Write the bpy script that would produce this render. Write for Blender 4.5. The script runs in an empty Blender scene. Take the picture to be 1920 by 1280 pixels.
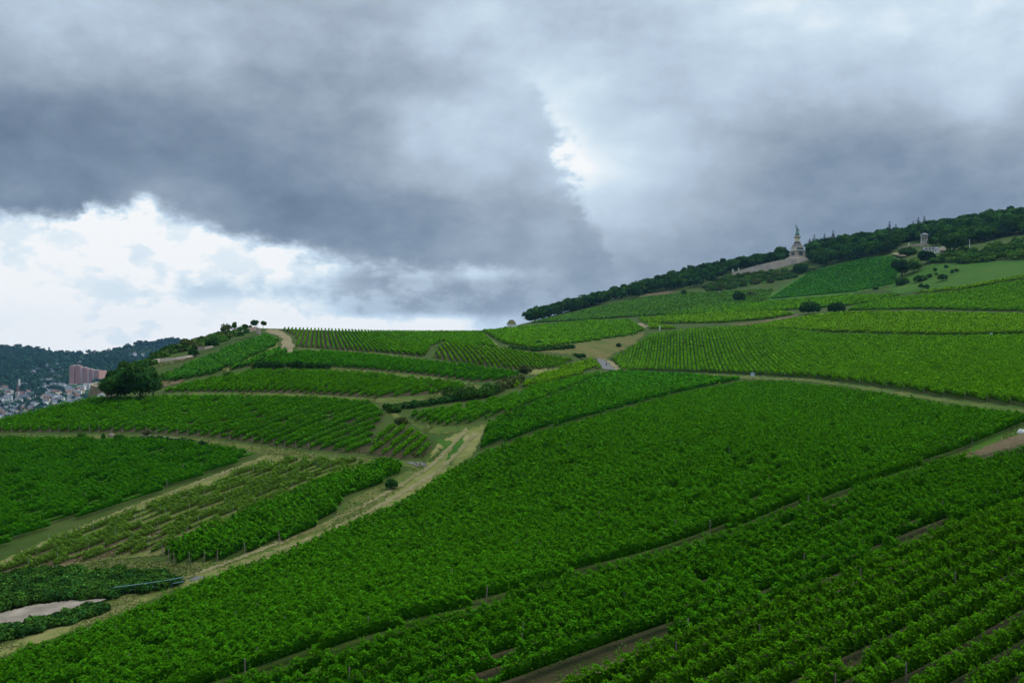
import bpy, math, random
import numpy as np
R = math.radians
random.seed(7); rng = np.random.default_rng(7)
scene = bpy.context.scene; COL = scene.collection

# ================================================================ camera
F = 1800.0; CX = 960.0; HZ = 680.0          # the photograph: 1920 x 1280, level camera, horizon at row 680
cam = bpy.data.objects.new('camera', bpy.data.cameras.new('camera')); COL.objects.link(cam)
cam.rotation_euler = (R(90), 0, 0); cam.location = (0, 0, 0)
cam.data.sensor_width = 36; cam.data.lens = 36*F/1920; cam.data.shift_y = (HZ-640)/1920
cam.data.clip_start = 1; cam.data.clip_end = 30000
scene.camera = cam
scene.view_settings.view_transform = 'Standard'; scene.view_settings.look = 'None'
scene.view_settings.exposure = 0.0; scene.view_settings.gamma = 1
cy = scene.cycles
cy.max_bounces = 5; cy.diffuse_bounces = 1; cy.glossy_bounces = 1; cy.transmission_bounces = 2; cy.volume_bounces = 0
cy.transparent_max_bounces = 8; cy.use_denoising = True

# ================================================================ light
SUN_EL, SUN_AZ = 56.0, 68.0                  # azimuth clockwise from the view direction (+Y)
sun = bpy.data.objects.new('sun', bpy.data.lights.new('sun', 'SUN')); COL.objects.link(sun)
sun.data.energy = 2.3; sun.data.angle = R(12); sun.data.color = (1, .95, .86)
sun.rotation_euler = (R(90-SUN_EL), 0, R(180-SUN_AZ))

def lin(c):
    return tuple(((v/255+.055)/1.055)**2.4 if v/255 > .04045 else v/255/12.92 for v in c)

# ---------------------------------------------------------------- node helper
class NB:
    def __init__(s, nt): s.t = nt; s.n = nt.nodes; s.l = nt.links
    def new(s, typ, **kw):
        n = s.n.new(typ)
        for k, v in kw.items(): setattr(n, k, v)
        return n
    def put(s, sock, v):
        if isinstance(v, bpy.types.NodeSocket): s.l.new(v, sock)
        elif v is not None: sock.default_value = v
    def m(s, op, a, b=None, c=None, clamp=False):
        n = s.new('ShaderNodeMath', operation=op); n.use_clamp = clamp
        for i, v in enumerate((a, b, c)):
            if v is not None: s.put(n.inputs[i], v)
        return n.outputs[0]
    def lerp(s, a, b, t): return s.m('ADD', a, s.m('MULTIPLY', s.m('SUBTRACT', b, a), t))
    def sstep(s, lo, hi, x):
        n = s.new('ShaderNodeMapRange', interpolation_type='SMOOTHSTEP')
        for i, v in enumerate((x, lo, hi, 0.0, 1.0)): s.put(n.inputs[i], v)
        return n.outputs[0]
    def curve(s, x01, xs, ys, auto=True):
        n = s.new('ShaderNodeFloatCurve'); c = n.mapping.curves[0]; n.mapping.use_clip = False
        for i, (x, y) in enumerate(zip(xs, ys)):
            if i == 0: p = c.points[0]; p.location = (x, y)
            elif i == len(xs)-1: p = c.points[-1]; p.location = (x, y)
            else: p = c.points.new(x, y)
            p.handle_type = 'AUTO_CLAMPED' if auto else 'VECTOR'
        n.mapping.update(); s.put(n.inputs['Value'], x01); return n.outputs[0]
    def mixc(s, a, b, t):
        n = s.new('ShaderNodeMix', data_type='RGBA'); s.put(n.inputs[0], t); s.put(n.inputs[6], a); s.put(n.inputs[7], b); return n.outputs[2]
    def ramp(s, x, stops):
        n = s.new('ShaderNodeValToRGB'); e = n.color_ramp.elements
        while len(e) > 1: e.remove(e[-1])
        for i, (p, c) in enumerate(stops):
            q = e[0] if i == 0 else e.new(p)
            q.position = p; q.color = (*c, 1)
        s.put(n.inputs[0], x); return n.outputs[0]
    def noise(s, vec, scale, detail=3, rough=.5, out=0):
        n = s.new('ShaderNodeTexNoise'); s.put(n.inputs['Vector'], vec); n.inputs['Scale'].default_value = scale
        n.inputs['Detail'].default_value = detail; n.inputs['Roughness'].default_value = rough; return n.outputs[out]

# ================================================================ sky: a broken overcast, laid out by direction
world = bpy.data.worlds.new('World'); scene.world = world; world.use_nodes = True
def build_sky():
    b = NB(world.node_tree); b.n.clear()
    tc = b.new('ShaderNodeTexCoord').outputs['Generated']
    sx = b.new('ShaderNodeSeparateXYZ'); b.put(sx.inputs[0], tc); x, y, z = sx.outputs
    yy = b.m('MAXIMUM', y, .15)
    u = b.m('MULTIPLY_ADD', b.m('DIVIDE', x, yy), F, CX); v = b.m('MULTIPLY_ADD', b.m('DIVIDE', z, yy), -F, HZ)
    st = b.new('ShaderNodeVectorMath', operation='MULTIPLY'); b.put(st.inputs[0], tc); st.inputs[1].default_value = (1, 1, 1.7); d = st.outputs[0]
    def shifted(o):
        n = b.new('ShaderNodeVectorMath', operation='ADD'); b.put(n.inputs[0], d); n.inputs[1].default_value = o; return n.outputs[0]
    n1 = b.noise(d, 6, 6, .55); n2 = b.noise(shifted((3.1, 1.7, 5.2)), 6, 6, .55)
    n3 = b.noise(shifted((7.7, 2.2, 1.1)), 22, 7, .62); n4 = b.noise(shifted((1.3, 8.8, 4.4)), 3, 5, .5)
    n5 = b.noise(shifted((2.3, 4.8, 9.4)), 26, 8, .58); n6 = b.noise(shifted((5.3, 6.8, 2.4)), 9, 7, .6)
    uw = b.m('ADD', u, b.m('MULTIPLY', b.m('SUBTRACT', n1, .5), 170)); vw = b.m('ADD', v, b.m('MULTIPLY', b.m('SUBTRACT', n2, .5), 120))
    X0, X1 = -120.0, 2040.0; Y0, Y1 = -1500.0, 700.0
    ux = b.m('DIVIDE', b.m('SUBTRACT', uw, X0), X1-X0, clamp=True)
    def grid(vv, ya, yb, cols, rows, G, rank):
        G = np.array(G, float); mu = G.mean(); U, S, V = np.linalg.svd(G-mu); acc = mu
        vy = b.m('DIVIDE', b.m('SUBTRACT', vv, ya), yb-ya, clamp=True)
        for k in range(rank):
            a = U[:, k]*S[k]**.5; c = V[k]*S[k]**.5; ma = abs(a).max(); mc = abs(c).max()
            fa = b.curve(vy, [(r-ya)/(yb-ya) for r in rows], a/ma*.5+.5); fc = b.curve(ux, [(q-X0)/(X1-X0) for q in cols], c/mc*.5+.5)
            acc = b.m('ADD', acc, b.m('MULTIPLY', b.m('MULTIPLY', b.m('SUBTRACT', fa, .5), b.m('SUBTRACT', fc, .5)), float(4*ma*mc)))
        return acc
    cols = [-120]+list(range(0, 1921, 120))+[2040]
    def pad(r): return [r[0]]+list(r)+[r[-1]]
    rowsD = [-900, -200, 0, 70, 140, 210, 280, 350, 420, 490, 560, 700]
    D = [[.80]*17,
     [.78,.78,.78,.76,.74,.73,.75,.77,.77,.77,.78,.80,.83,.84,.84,.83,.83],
     [.73,.75,.74,.73,.67,.66,.72,.77,.75,.74,.76,.81,.85,.86,.86,.85,.84],
     [.68,.70,.70,.70,.66,.64,.66,.78,.76,.73,.73,.78,.81,.83,.83,.82,.81],
     [.60,.63,.63,.64,.62,.61,.62,.69,.77,.76,.72,.73,.75,.75,.76,.77,.76],
     [.49,.50,.55,.56,.57,.60,.65,.76,.75,.76,.73,.68,.66,.65,.66,.70,.67],
     [.46,.46,.48,.51,.54,.57,.64,.72,.72,.73,.72,.66,.58,.54,.56,.60,.57],
     [.49,.46,.53,.52,.49,.52,.58,.65,.66,.67,.70,.62,.54,.51,.51,.53,.53],
     [.50,.48,.55,.58,.52,.49,.49,.54,.60,.61,.62,.60,.54,.51,.49,.50,.51],
     [.55,.55,.60,.60,.60,.57,.53,.56,.61,.58,.57,.56,.52,.50,.49,.50,.51],
     [.72,.72,.72,.72,.71,.69,.69,.66,.63,.61,.58,.55,.53,.52,.51,.51,.51],
     [.85,.85,.85,.85,.85,.85,.82,.80,.72,.65,.60,.56,.54,.53,.53,.53,.53]]
    Ld = grid(vw, -900., 700., cols, rowsD, [pad(r) for r in D], 8)
    rowsB = [330, 400, 440, 480, 512, 540, 572, 605, 650]
    B = [[.93,.92,.90,.90,.92,.90,.86,.80,.74,.70]+[.62]*7,
     [.95,.94,.94,.93,.94,.92,.86,.80,.74,.70]+[.62]*7,
     [.96,.97,.95,.97,.97,.94,.86,.80,.76,.70]+[.60]*7,
     [.96,.98,.94,.97,.97,.94,.90,.85,.80,.70]+[.58]*7,
     [1.0,.99,.95,.96,.94,.90,.70,.80,.80,.62]+[.57]*7,
     [1.0,.97,.94,.88,.84,.80,.66,.63,.60,.57]+[.55]*7,
     [1.02,1.0,.96,.97,.97,.84,.66,.61,.58,.55]+[.55]*7,
     [1.02,1.0,.97,.99,1.02,1.02,1.0,.99,.80,.60]+[.55]*7,
     [1.0,1.0,.98,1.0,1.02,1.02,1.02,1.0,.84,.62]+[.55]*7]
    vb = b.m('ADD', v, b.m('MULTIPLY', b.m('SUBTRACT', n2, .5), 50))
    Lb = grid(vb, 330., 650., cols, rowsB, [pad(r) for r in B], 7)
    Lb = b.m('ADD', Lb, b.m('MULTIPLY', b.m('SUBTRACT', b.sstep(.38, .62, n5), .30), .13))
    # lower edge of the dark bank over the bright west
    E1x = [-120,0,60,100,140,168,200,240,268,300,345,400,450,500,560,620,680,740,790,850,920,1000,1080,1160,2040]
    E1y = [380,388,394,404,405,376,386,380,362,386,398,420,436,448,463,476,486,494,498,497,500,506,540,640,700]
    ue = b.m('ADD', u, b.m('MULTIPLY', b.m('SUBTRACT', n3, .5), 55))
    e1 = b.curve(b.m('DIVIDE', b.m('SUBTRACT', ue, X0), X1-X0, clamp=True), [(q-X0)/(X1-X0) for q in E1x], [(q-330)/400 for q in E1y])
    e1 = b.m('MULTIPLY_ADD', e1, 400, 330)
    off = b.m('ADD', b.m('SUBTRACT', v, e1), b.m('MULTIPLY', b.m('SUBTRACT', n3, .5), 62))
    M1 = b.sstep(-16, 30, b.m('ADD', off, b.m('MULTIPLY', b.m('SUBTRACT', n5, .5), 60)))
    M1 = b.m('MULTIPLY', M1, b.m('SUBTRACT', 1, b.m('MULTIPLY', b.sstep(700, 1150, u), .6)))
    L = b.m('ADD', Ld, b.m('ADD', b.m('MULTIPLY', b.m('SUBTRACT', n3, .5), .15), b.m('MULTIPLY', b.m('SUBTRACT', n6, .5), .17))); L = b.m('ADD', L, b.m('MULTIPLY', b.m('SUBTRACT', n4, .5), .07))
    L = b.m('ADD', L, .035)
    bil = b.m('ABSOLUTE', b.m('SUBTRACT', b.noise(shifted((9.1, 3.3, 6.6)), 10, 6, .5), .5))
    L = b.m('ADD', L, b.m('MULTIPLY', b.m('SUBTRACT', b.m('MULTIPLY', bil, 4.0), .35), .05))
    # bright rift behind the right edge of the dark bank
    E2y = [100,150,200,250,300,330,370,410,450,500,560]; E2x = [985,1000,1018,1037,1046,1074,1096,1124,1140,1150,1155]
    vy2 = b.m('DIVIDE', b.m('SUBTRACT', b.m('ADD', v, b.m('MULTIPLY', b.m('SUBTRACT', n5, .5), 40)), 100), 460, clamp=True)
    e2 = b.m('MULTIPLY_ADD', b.curve(vy2, [(q-100)/460 for q in E2y], [(q-900)/400 for q in E2x]), 400, 900)
    A2 = b.curve(vy2, [(q-100)/460 for q in (100,160,220,270,310,350,400,450,560)], [0,.08,.17,.26,.29,.23,.15,.08,0])
    o2 = b.m('ADD', b.m('SUBTRACT', u, e2), b.m('ADD', b.m('MULTIPLY', b.m('SUBTRACT', n3, .5), 110), b.m('MULTIPLY', b.m('SUBTRACT', n6, .5), 150)))
    fall = b.m('EXPONENT', b.m('MULTIPLY', b.m('MAXIMUM', o2, 0), -1/135))
    L = b.m('ADD', L, b.m('MULTIPLY', b.m('MULTIPLY', A2, fall), b.sstep(-14, 26, o2)))
    L = b.lerp(L, Lb, M1)
    stops = [(.38,(86,106,130)),(.47,(108,125,145)),(.54,(125,142,162)),(.62,(148,162,179)),(.70,(169,184,200)),(.78,(190,207,224)),(.86,(207,226,240)),(.93,(232,243,250)),(.99,(254,255,255))]
    cc = b.ramp(L, [(p, lin(c)) for p, c in stops])
    sc = b.new('ShaderNodeVectorMath', operation='SCALE'); b.put(sc.inputs[0], cc); b.put(sc.inputs['Scale'], b.m('MULTIPLY', b.m('MULTIPLY_ADD', b.sstep(.40, .85, z), 15.0, 10.0), b.m('MULTIPLY_ADD', b.sstep(-.55, .1, b.m('SUBTRACT', y, b.m('MULTIPLY', z, -.6))), .6, .4)))  # unseen sky shaped for the light: zenith boosted, low sky behind camera dimmed
    ns = b.new('ShaderNodeTexSky', sky_type='NISHITA'); ns.sun_disc = False
    ns.sun_elevation = R(SUN_EL); ns.sun_rotation = R(SUN_AZ); ns.air_density = 1; ns.dust_density = 1.2
    mx = b.mixc(ns.outputs[0], sc.outputs[0], .95)
    bg = b.new('ShaderNodeBackground'); b.put(bg.inputs[0], mx); bg.inputs[1].default_value = 0.1
    o = b.new('ShaderNodeOutputWorld'); b.l.new(bg.outputs[0], o.inputs[0])
build_sky()

# ================================================================ the lie of the land
# ---------------------------------------------------------------- terrain: depth of the ground along each line of sight
SKY = np.array([(-1400,1000),(-600,880),(-200,815),(0,789),(100,763),(180,744),(200,724),(240,695),(280,684),(300,670),(340,652),(400,635),(440,625),
  (480,615),(520,616),(600,619),(700,622),(800,623),(900,620),(945,616),(975,608),(1000,602),(1100,573),(1200,546),(1300,516),(1380,502),
  (1440,493),(1480,484),(1520,474),(1600,459),(1700,444),(1800,428),(1920,410),(2300,360),(3300,250)], float)
CP = np.array([
(-1300,1280,150),(-600,1280,120),(0,1280,98),(480,1280,84),(960,1280,75),(1440,1280,69),(1920,1280,64),(2500,1280,58),(3200,1280,54),
(-1300,1750,84),(-600,1750,68),(0,1750,58),(960,1750,46),(1920,1750,40),(2500,1750,37),(3200,1750,34),
(0,1225,106),(250,1140,118),(500,1050,134),(700,1205,86),(1012,1110,97),(1430,985,113),(1790,860,142),(1920,945,105),(1920,850,138),
(640,990,148),(760,940,162),(900,850,187),(1000,1000,125),(1200,1000,118),(1200,850,170),(1100,760,255),(1400,800,190),(1600,800,180),
(1250,740,300),(1000,800,215),(1920,768,185),(1780,752,215),(1640,730,262),(1520,714,315),(1400,706,380),(1250,700,450),(1150,690,520),
(205,1115,124),(0,1160,117),(330,1085,132),(0,1075,132),(0,1030,143),(300,1040,140),(0,930,178),(0,830,228),(300,940,167),(500,855,203),
(280,815,225),(700,858,197),(800,862,193),(640,920,168),(-600,900,210),(-600,1000,165),(-1300,1010,230),
(0,790,262),(180,750,280),(290,742,276),(560,742,256),(710,748,247),(480,800,226),(815,825,207),(900,790,225),
(300,725,300),(878,718,290),(600,695,305),(790,706,295),(965,710,310),(480,690,315),
(540,660,350),(620,655,375),(800,668,350),(1050,690,400),(890,686,335),(925,645,470),(870,648,440),
(520,616,520),(600,619,570),(700,622,600),(800,623,630),(900,620,660),(960,614,720),
(300,670,390),(340,652,420),(400,635,460),(440,625,490),(500,628,465),(420,690,335),(200,724,310),(240,695,350),
(1212,618,650),(1100,640,570),(1140,672,540),(1190,598,740),(1100,600,790),(1020,640,520),
(1000,602,950),(1100,578,980),(1220,552,1000),(1300,548,960),(1380,510,1050),(1440,545,880),(1480,490,1060),(1520,510,980),(1675,480,880),
(1680,535,740),(1600,550,745),(1440,565,800),(1350,590,710),(1495,591,620),(1380,610,600),(1560,577,655),(1600,583,600),(1720,585,540),
(1920,588,480),(1560,627,470),(1770,630,410),(1920,627,375),(2300,600,380),(1300,622,570),(1925,520,620),(1800,545,640),(1925,487,700),
(1760,500,740),(1740,470,860),(1700,446,1020),(1600,461,1060),(1800,430,1000),(1920,412,960),(2300,362,900),(3200,260,700),(2300,500,560),(3200,600,300),
(2300,800,150),(3200,800,120),(1300,518,1080),(1200,548,1060),(1100,574,1040)], float)
def _phi(r2):
    return 0.5*r2*np.log(r2+1e-12)
_SX, _SY = 600.0, 260.0
def _uv(px, py): return np.stack([px/_SX, py/_SY], -1)
def _fit():
    P = _uv(CP[:,0], CP[:,1]); n = len(P)
    K = _phi(((P[:,None]-P[None])**2).sum(-1)) + 0.012*np.eye(n)
    A = np.zeros((n+3,n+3)); A[:n,:n] = K; A[:n,n] = 1; A[:n,n+1:] = P; A[n,:n] = 1; A[n+1:,:n] = P.T
    return P, np.linalg.solve(A, np.concatenate([np.log(CP[:,2]), np.zeros(3)]))
_P, _W = _fit()
def _rawlog(px, py):
    q = _uv(px, py); out = _W[len(_P)] + q@_W[len(_P)+1:]
    for i in range(len(_P)): out = out + _W[i]*_phi(((q-_P[i])**2).sum(-1))
    return out
def skyline(px): return np.interp(px, SKY[:,0], SKY[:,1])
# table: for every column of sight the ground depth, made strictly farther as the view rises
TPX = np.arange(-1300, 3201, 4.0); NT = 420
_t = np.linspace(0, 1, NT)**1.6
TPY = skyline(TPX)[:,None] + (1750-skyline(TPX)[:,None])*_t[None]
_L = _rawlog(np.repeat(TPX[:,None], NT, 1), TPY)
_L = np.concatenate([_L[:,:1], _L[:,1:]], 1)[:, ::-1]
RAWVIOL = float((np.diff(_L, axis=1) < 0).mean())
_L = np.maximum.accumulate(_L, 1) + np.arange(NT)[None]*1e-5
TL = _L[:, ::-1]
LD = np.linspace(np.log(30), np.log(1400), 900)
TY = np.stack([np.interp(LD, TL[i][::-1], TPY[i][::-1]) for i in range(len(TPX))])
def depth(px, py):
    """distance ahead of the ground seen at a picture point"""
    px = np.asarray(px, float); py = np.asarray(py, float)
    fx = np.clip((px-TPX[0])/4.0, 0, len(TPX)-1.001); i = fx.astype(int); fx = fx-i
    s = skyline(px); t = np.clip((py-s)/(1750-s), 0, 1)**(1/1.6)*(NT-1)
    j = np.clip(t.astype(int), 0, NT-2); t = t-j
    a = TL[i,j]*(1-t)+TL[i,j+1]*t; b = TL[i+1,j]*(1-t)+TL[i+1,j+1]*t
    return np.exp(a*(1-fx)+b*fx)
def at(px, py):
    """a picture point -> the place on the ground"""
    D = depth(px, py); px = np.asarray(px, float); py = np.maximum(np.asarray(py, float), skyline(px))
    return np.stack([(px-CX)/F*D, D, (HZ-py)/F*D], -1)
def gz(X, Y):
    """height of the ground under a place"""
    X = np.asarray(X, float); Y = np.maximum(np.asarray(Y, float), 31.0)
    px = CX+F*X/Y; fx = np.clip((px-TPX[0])/4.0, 0, len(TPX)-1.001); i = fx.astype(int); fx = fx-i
    l = np.clip((np.log(Y)-LD[0])/(LD[1]-LD[0]), 0, len(LD)-1.001); j = l.astype(int); l = l-j
    a = TY[i,j]*(1-l)+TY[i,j+1]*l; b = TY[i+1,j]*(1-l)+TY[i+1,j+1]*l
    return (HZ-(a*(1-fx)+b*fx))/F*Y

# ================================================================ materials
def mat(name, build):
    m = bpy.data.materials.new(name); m.use_nodes = True; b = NB(m.node_tree); b.n.clear()
    o = b.new('ShaderNodeOutputMaterial'); b.l.new(build(b), o.inputs[0]); return m
def princ(b, col, rough=.8, spec=.25, bump=None, bstr=.4, bdist=.1):
    p = b.new('ShaderNodeBsdfPrincipled'); b.put(p.inputs['Base Color'], col if isinstance(col, bpy.types.NodeSocket) else (*col, 1))
    p.inputs['Roughness'].default_value = rough; p.inputs['Specular IOR Level'].default_value = spec
    if bump is not None:
        n = b.new('ShaderNodeBump'); n.inputs['Strength'].default_value = bstr; n.inputs['Distance'].default_value = bdist
        b.put(n.inputs['Height'], bump); b.l.new(n.outputs[0], p.inputs['Normal'])
    return p.outputs[0]
def obco(b, s=(1,1,1)):
    t = b.new('ShaderNodeTexCoord').outputs['Object']
    if s == (1,1,1): return t
    n = b.new('ShaderNodeVectorMath', operation='MULTIPLY'); b.put(n.inputs[0], t); n.inputs[1].default_value = s; return n.outputs[0]
def leafmat(name, trans=.3, rough=.6, spec=.15, tr_gain=(1.25,1.1,.6)):
    def f(b):
        a = b.new('ShaderNodeAttribute', attribute_name='tint'); c = a.outputs['Color']
        p = princ(b, c, rough, spec)
        g = b.new('ShaderNodeVectorMath', operation='MULTIPLY'); b.put(g.inputs[0], c); g.inputs[1].default_value = tr_gain
        t = b.new('ShaderNodeBsdfTranslucent'); b.put(t.inputs[0], g.outputs[0])
        mx = b.new('ShaderNodeMixShader'); mx.inputs[0].default_value = trans; b.l.new(p, mx.inputs[1]); b.l.new(t.outputs[0], mx.inputs[2]); return mx.outputs[0]
    return mat(name, f)
M_VINE = leafmat('vine_leaves', .16, .9, 0.0); M_TREE = leafmat('tree_leaves', .14, .9, 0.0); M_GRASS = leafmat('grass_blades', .25, .8, .05)
def plain(name, c1, c2, scale=1.0, rough=.85, spec=.2, detail=4, bump=.3, bdist=.05, stretch=(1,1,1)):
    def f(b):
        v = obco(b, stretch); n = b.noise(v, scale, detail, .6)
        return princ(b, b.ramp(n, [(.32, c1), (.68, c2)]), rough, spec, b.noise(v, scale*4, 4, .6) if bump else None, bump, bdist)
    return mat(name, f)
def ground_mat(name, cols, s1=.05, s2=.5, s3=3.0):
    def f(b):
        v = obco(b); a = b.noise(v, s1, 4, .6); c = b.noise(v, s2, 5, .65); e = b.noise(v, s3, 4, .6)
        k = b.m('ADD', b.m('MULTIPLY', a, .45), b.m('ADD', b.m('MULTIPLY', c, .35), b.m('MULTIPLY', e, .20)))
        n = len(cols); col = b.ramp(k, [(.36+.28*i/(n-1), cc) for i, cc in enumerate(cols)])
        return princ(b, col, .95, .05, e, .6, .15)
    return mat(name, f)
G_LUSH = (.034,.085,.010); G_MID = (.060,.105,.018); G_OLIVE = (.115,.125,.038); G_STRAW = (.215,.190,.095); SOIL = (.066,.052,.026); SOIL_R = (.082,.060,.032)
M_HILL = ground_mat('hillside_ground', [(.036,.042,.012), (.028,.056,.008), (.046,.064,.014), (.020,.052,.006)])
M_MEADOW = ground_mat('meadow_ground', [(.017,.062,.005), (.026,.076,.006), (.038,.088,.008), (.058,.094,.014)], .03, .15, 1)
M_VERGE = ground_mat('dry_grass_verge', [(.030,.068,.008), (.052,.080,.014), (.084,.094,.024), (.130,.124,.046)], .08, .5, 2.5)
M_RUT = ground_mat('worn_rut', [(.075,.088,.022), (.118,.116,.042), (.160,.142,.066), (.20,.168,.092)], .15, .8, 3)
M_MOOR = ground_mat('brown_meadow', [(.050,.070,.014), (.075,.085,.022), (.100,.085,.030), (.115,.110,.035)], .05, .2, 1)
M_WEED = ground_mat('weedy_ground', [(.050,.080,.014), (.085,.105,.026), (.120,.120,.040), (.100,.078,.042)], .12, .6, 3)
M_SOIL_SHADE = ground_mat('vineyard_soil_shade', [(.018,.038,.006), (.030,.034,.012), (.048,.040,.020), (.062,.050,.028)], .1, .6, 3)  # soil darkened so the shade between rows sits in its colour
M_TRACK = ground_mat('worn_track', [(.060,.088,.016), (.100,.116,.028), (.148,.143,.048), (.195,.172,.078)], .08, .4, 2.5)
M_BARE = ground_mat('bare_soil', [SOIL, SOIL_R, (.108,.082,.045), (.066,.078,.022)], .08, .5, 2.5)
M_SAND = ground_mat('pale_earth', [(.10,.095,.04), (.165,.135,.075), (.22,.18,.11)], .08, .5, 2)
M_ASPH = plain('old_asphalt', (.075,.073,.074), (.115,.112,.112), .8, .9, .2)
M_CONC = plain('pale_concrete', (.13,.108,.082), (.25,.21,.165), .5, .9, .2)
M_FARG = ground_mat('far_ground', [(.012,.035,.014), (.020,.050,.018), (.030,.065,.022)], .002, .01, .05)
M_STONE = plain('sandstone', (.30,.25,.19), (.44,.37,.29), .25, .9, .15)
M_PINK = plain('pink_sandstone', (.44,.36,.31), (.56,.47,.41), .2, .9, .15)
M_WALL = plain('dry_stone', (.20,.16,.13), (.36,.30,.25), .6, .95, .1, bump=.8, bdist=.2)
M_WOOD = plain('grey_wood', (.13,.115,.09), (.24,.21,.18), 3, .9, .1)
M_STAKE = plain('galvanised_post', (.20,.20,.19), (.34,.34,.33), 3, .6, .4, bump=0)
M_TEAL = plain('painted_teal_steel', (.055,.14,.13), (.085,.185,.17), 2, .5, .4, bump=0)
M_BRONZE = plain('green_bronze', (.055,.155,.14), (.10,.235,.205), .6, .6, .5)
M_DARKBR = plain('dark_bronze', (.03,.045,.05), (.06,.075,.08), .6, .55, .5)
M_WHITE = plain('white_render', (.62,.61,.58), (.76,.75,.72), .2, .85, .2, bump=0)
M_CREAM = plain('cream_render', (.55,.48,.36), (.66,.58,.44), .2, .85, .2, bump=0)
M_OCHRE = plain('ochre_render', (.50,.36,.20), (.60,.44,.26), .2, .85, .2, bump=0)
M_SLATE = plain('slate_roof', (.07,.075,.095), (.12,.125,.15), .4, .7, .3)
M_TILE = plain('red_tile_roof', (.11,.060,.050), (.18,.095,.075), .4, .8, .2)
M_BROWN = plain('brown_timber', (.10,.055,.035), (.17,.10,.07), 1, .8, .2)
M_GLASS = plain('window_glass', (.03,.035,.045), (.06,.065,.08), 1, .15, .5, bump=0)
M_BARK = plain('bark', (.05,.038,.028), (.10,.08,.06), 2, .95, .1)
M_SIGN = plain('sign_blue', (.30,.40,.52), (.42,.52,.62), 2, .4, .4, bump=0)
M_CLOTH = plain('dark_cloth', (.02,.02,.028), (.04,.04,.05), 6, .9, .1, bump=0)
M_SKIN = plain('skin', (.40,.24,.17), (.48,.30,.22), 8, .6, .3, bump=0)
M_CAR = plain('white_paint', (.70,.70,.70), (.76,.76,.76), 2, .35, .5, bump=0)
M_RUBBER = plain('black_rubber', (.015,.015,.015), (.03,.03,.03), 4, .8, .3, bump=0)

# ================================================================ mesh helpers
def mesh_np(name, V, faces, tint=None, mats=(), midx=None):
    """vertices (n,3) and equal-sided faces (m,k) -> mesh; tint: one colour per face"""
    V = np.asarray(V, np.float32); faces = np.asarray(faces, np.int32); m, k = faces.shape
    me = bpy.data.meshes.new(name); me.vertices.add(len(V)); me.vertices.foreach_set('co', V.ravel())
    me.loops.add(m*k); me.loops.foreach_set('vertex_index', faces.ravel())
    me.polygons.add(m); me.polygons.foreach_set('loop_start', np.arange(0, m*k, k, dtype=np.int32))
    if tint is not None:
        a = me.attributes.new('tint', 'FLOAT_COLOR', 'FACE'); c = np.ones((m, 4), np.float32); c[:, :3] = tint; a.data.foreach_set('color', c.ravel())
    for q in mats: me.materials.append(q)
    if midx is not None: me.polygons.foreach_set('material_index', np.asarray(midx, np.int32))
    me.update(calc_edges=True); return me
def link(name, me, loc=(0,0,0), parent=None, rz=0, scale=1):
    o = bpy.data.objects.new(name, me); COL.objects.link(o); o.location = loc; o.rotation_euler = (0,0,rz)
    if scale != 1: o.scale = (scale,)*3 if np.isscalar(scale) else scale
    if parent is not None: o.parent = parent
    return o
def tag(o, label, cat, group=None):
    o['label'] = label; o['category'] = cat
    if group: o['group'] = group
    return o
def struct(o): o['kind'] = 'structure'; return o
def stuff(o, label=None, cat=None):
    o['kind'] = 'stuff'
    if label: o['label'] = label; o['category'] = cat
    return o
def unit(a): return a/np.maximum(np.linalg.norm(a, axis=-1, keepdims=True), 1e-9)
def leaves(C, N, s, tint, aspect=.8, g=rng):
    """kite-shaped leaves: centres, normals, sizes, colours -> verts, faces, tint"""
    n = len(C); N = unit(N); r = unit(g.normal(size=(n, 3))); T = unit(np.cross(N, r)); B = np.cross(N, T)
    s = np.broadcast_to(np.asarray(s, float).reshape(-1, 1), (n, 1)); bend = N*s*g.uniform(-.18, .05, (n, 1))
    V = np.empty((n, 4, 3)); V[:, 0] = C-T*s*.5; V[:, 1] = C+B*s*aspect*.5-bend; V[:, 2] = C+T*s*.55; V[:, 3] = C-B*s*aspect*.5-bend
    return V.reshape(-1, 3), np.arange(n*4).reshape(n, 4), tint
def cat_parts(P):
    off = 0; Vs, Fs, Ts = [], [], []
    for V, Fc, T in P:
        Vs.append(V); Fs.append(Fc+off); Ts.append(T); off += len(V)
    return np.concatenate(Vs), np.concatenate(Fs), np.concatenate(Ts)
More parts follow.
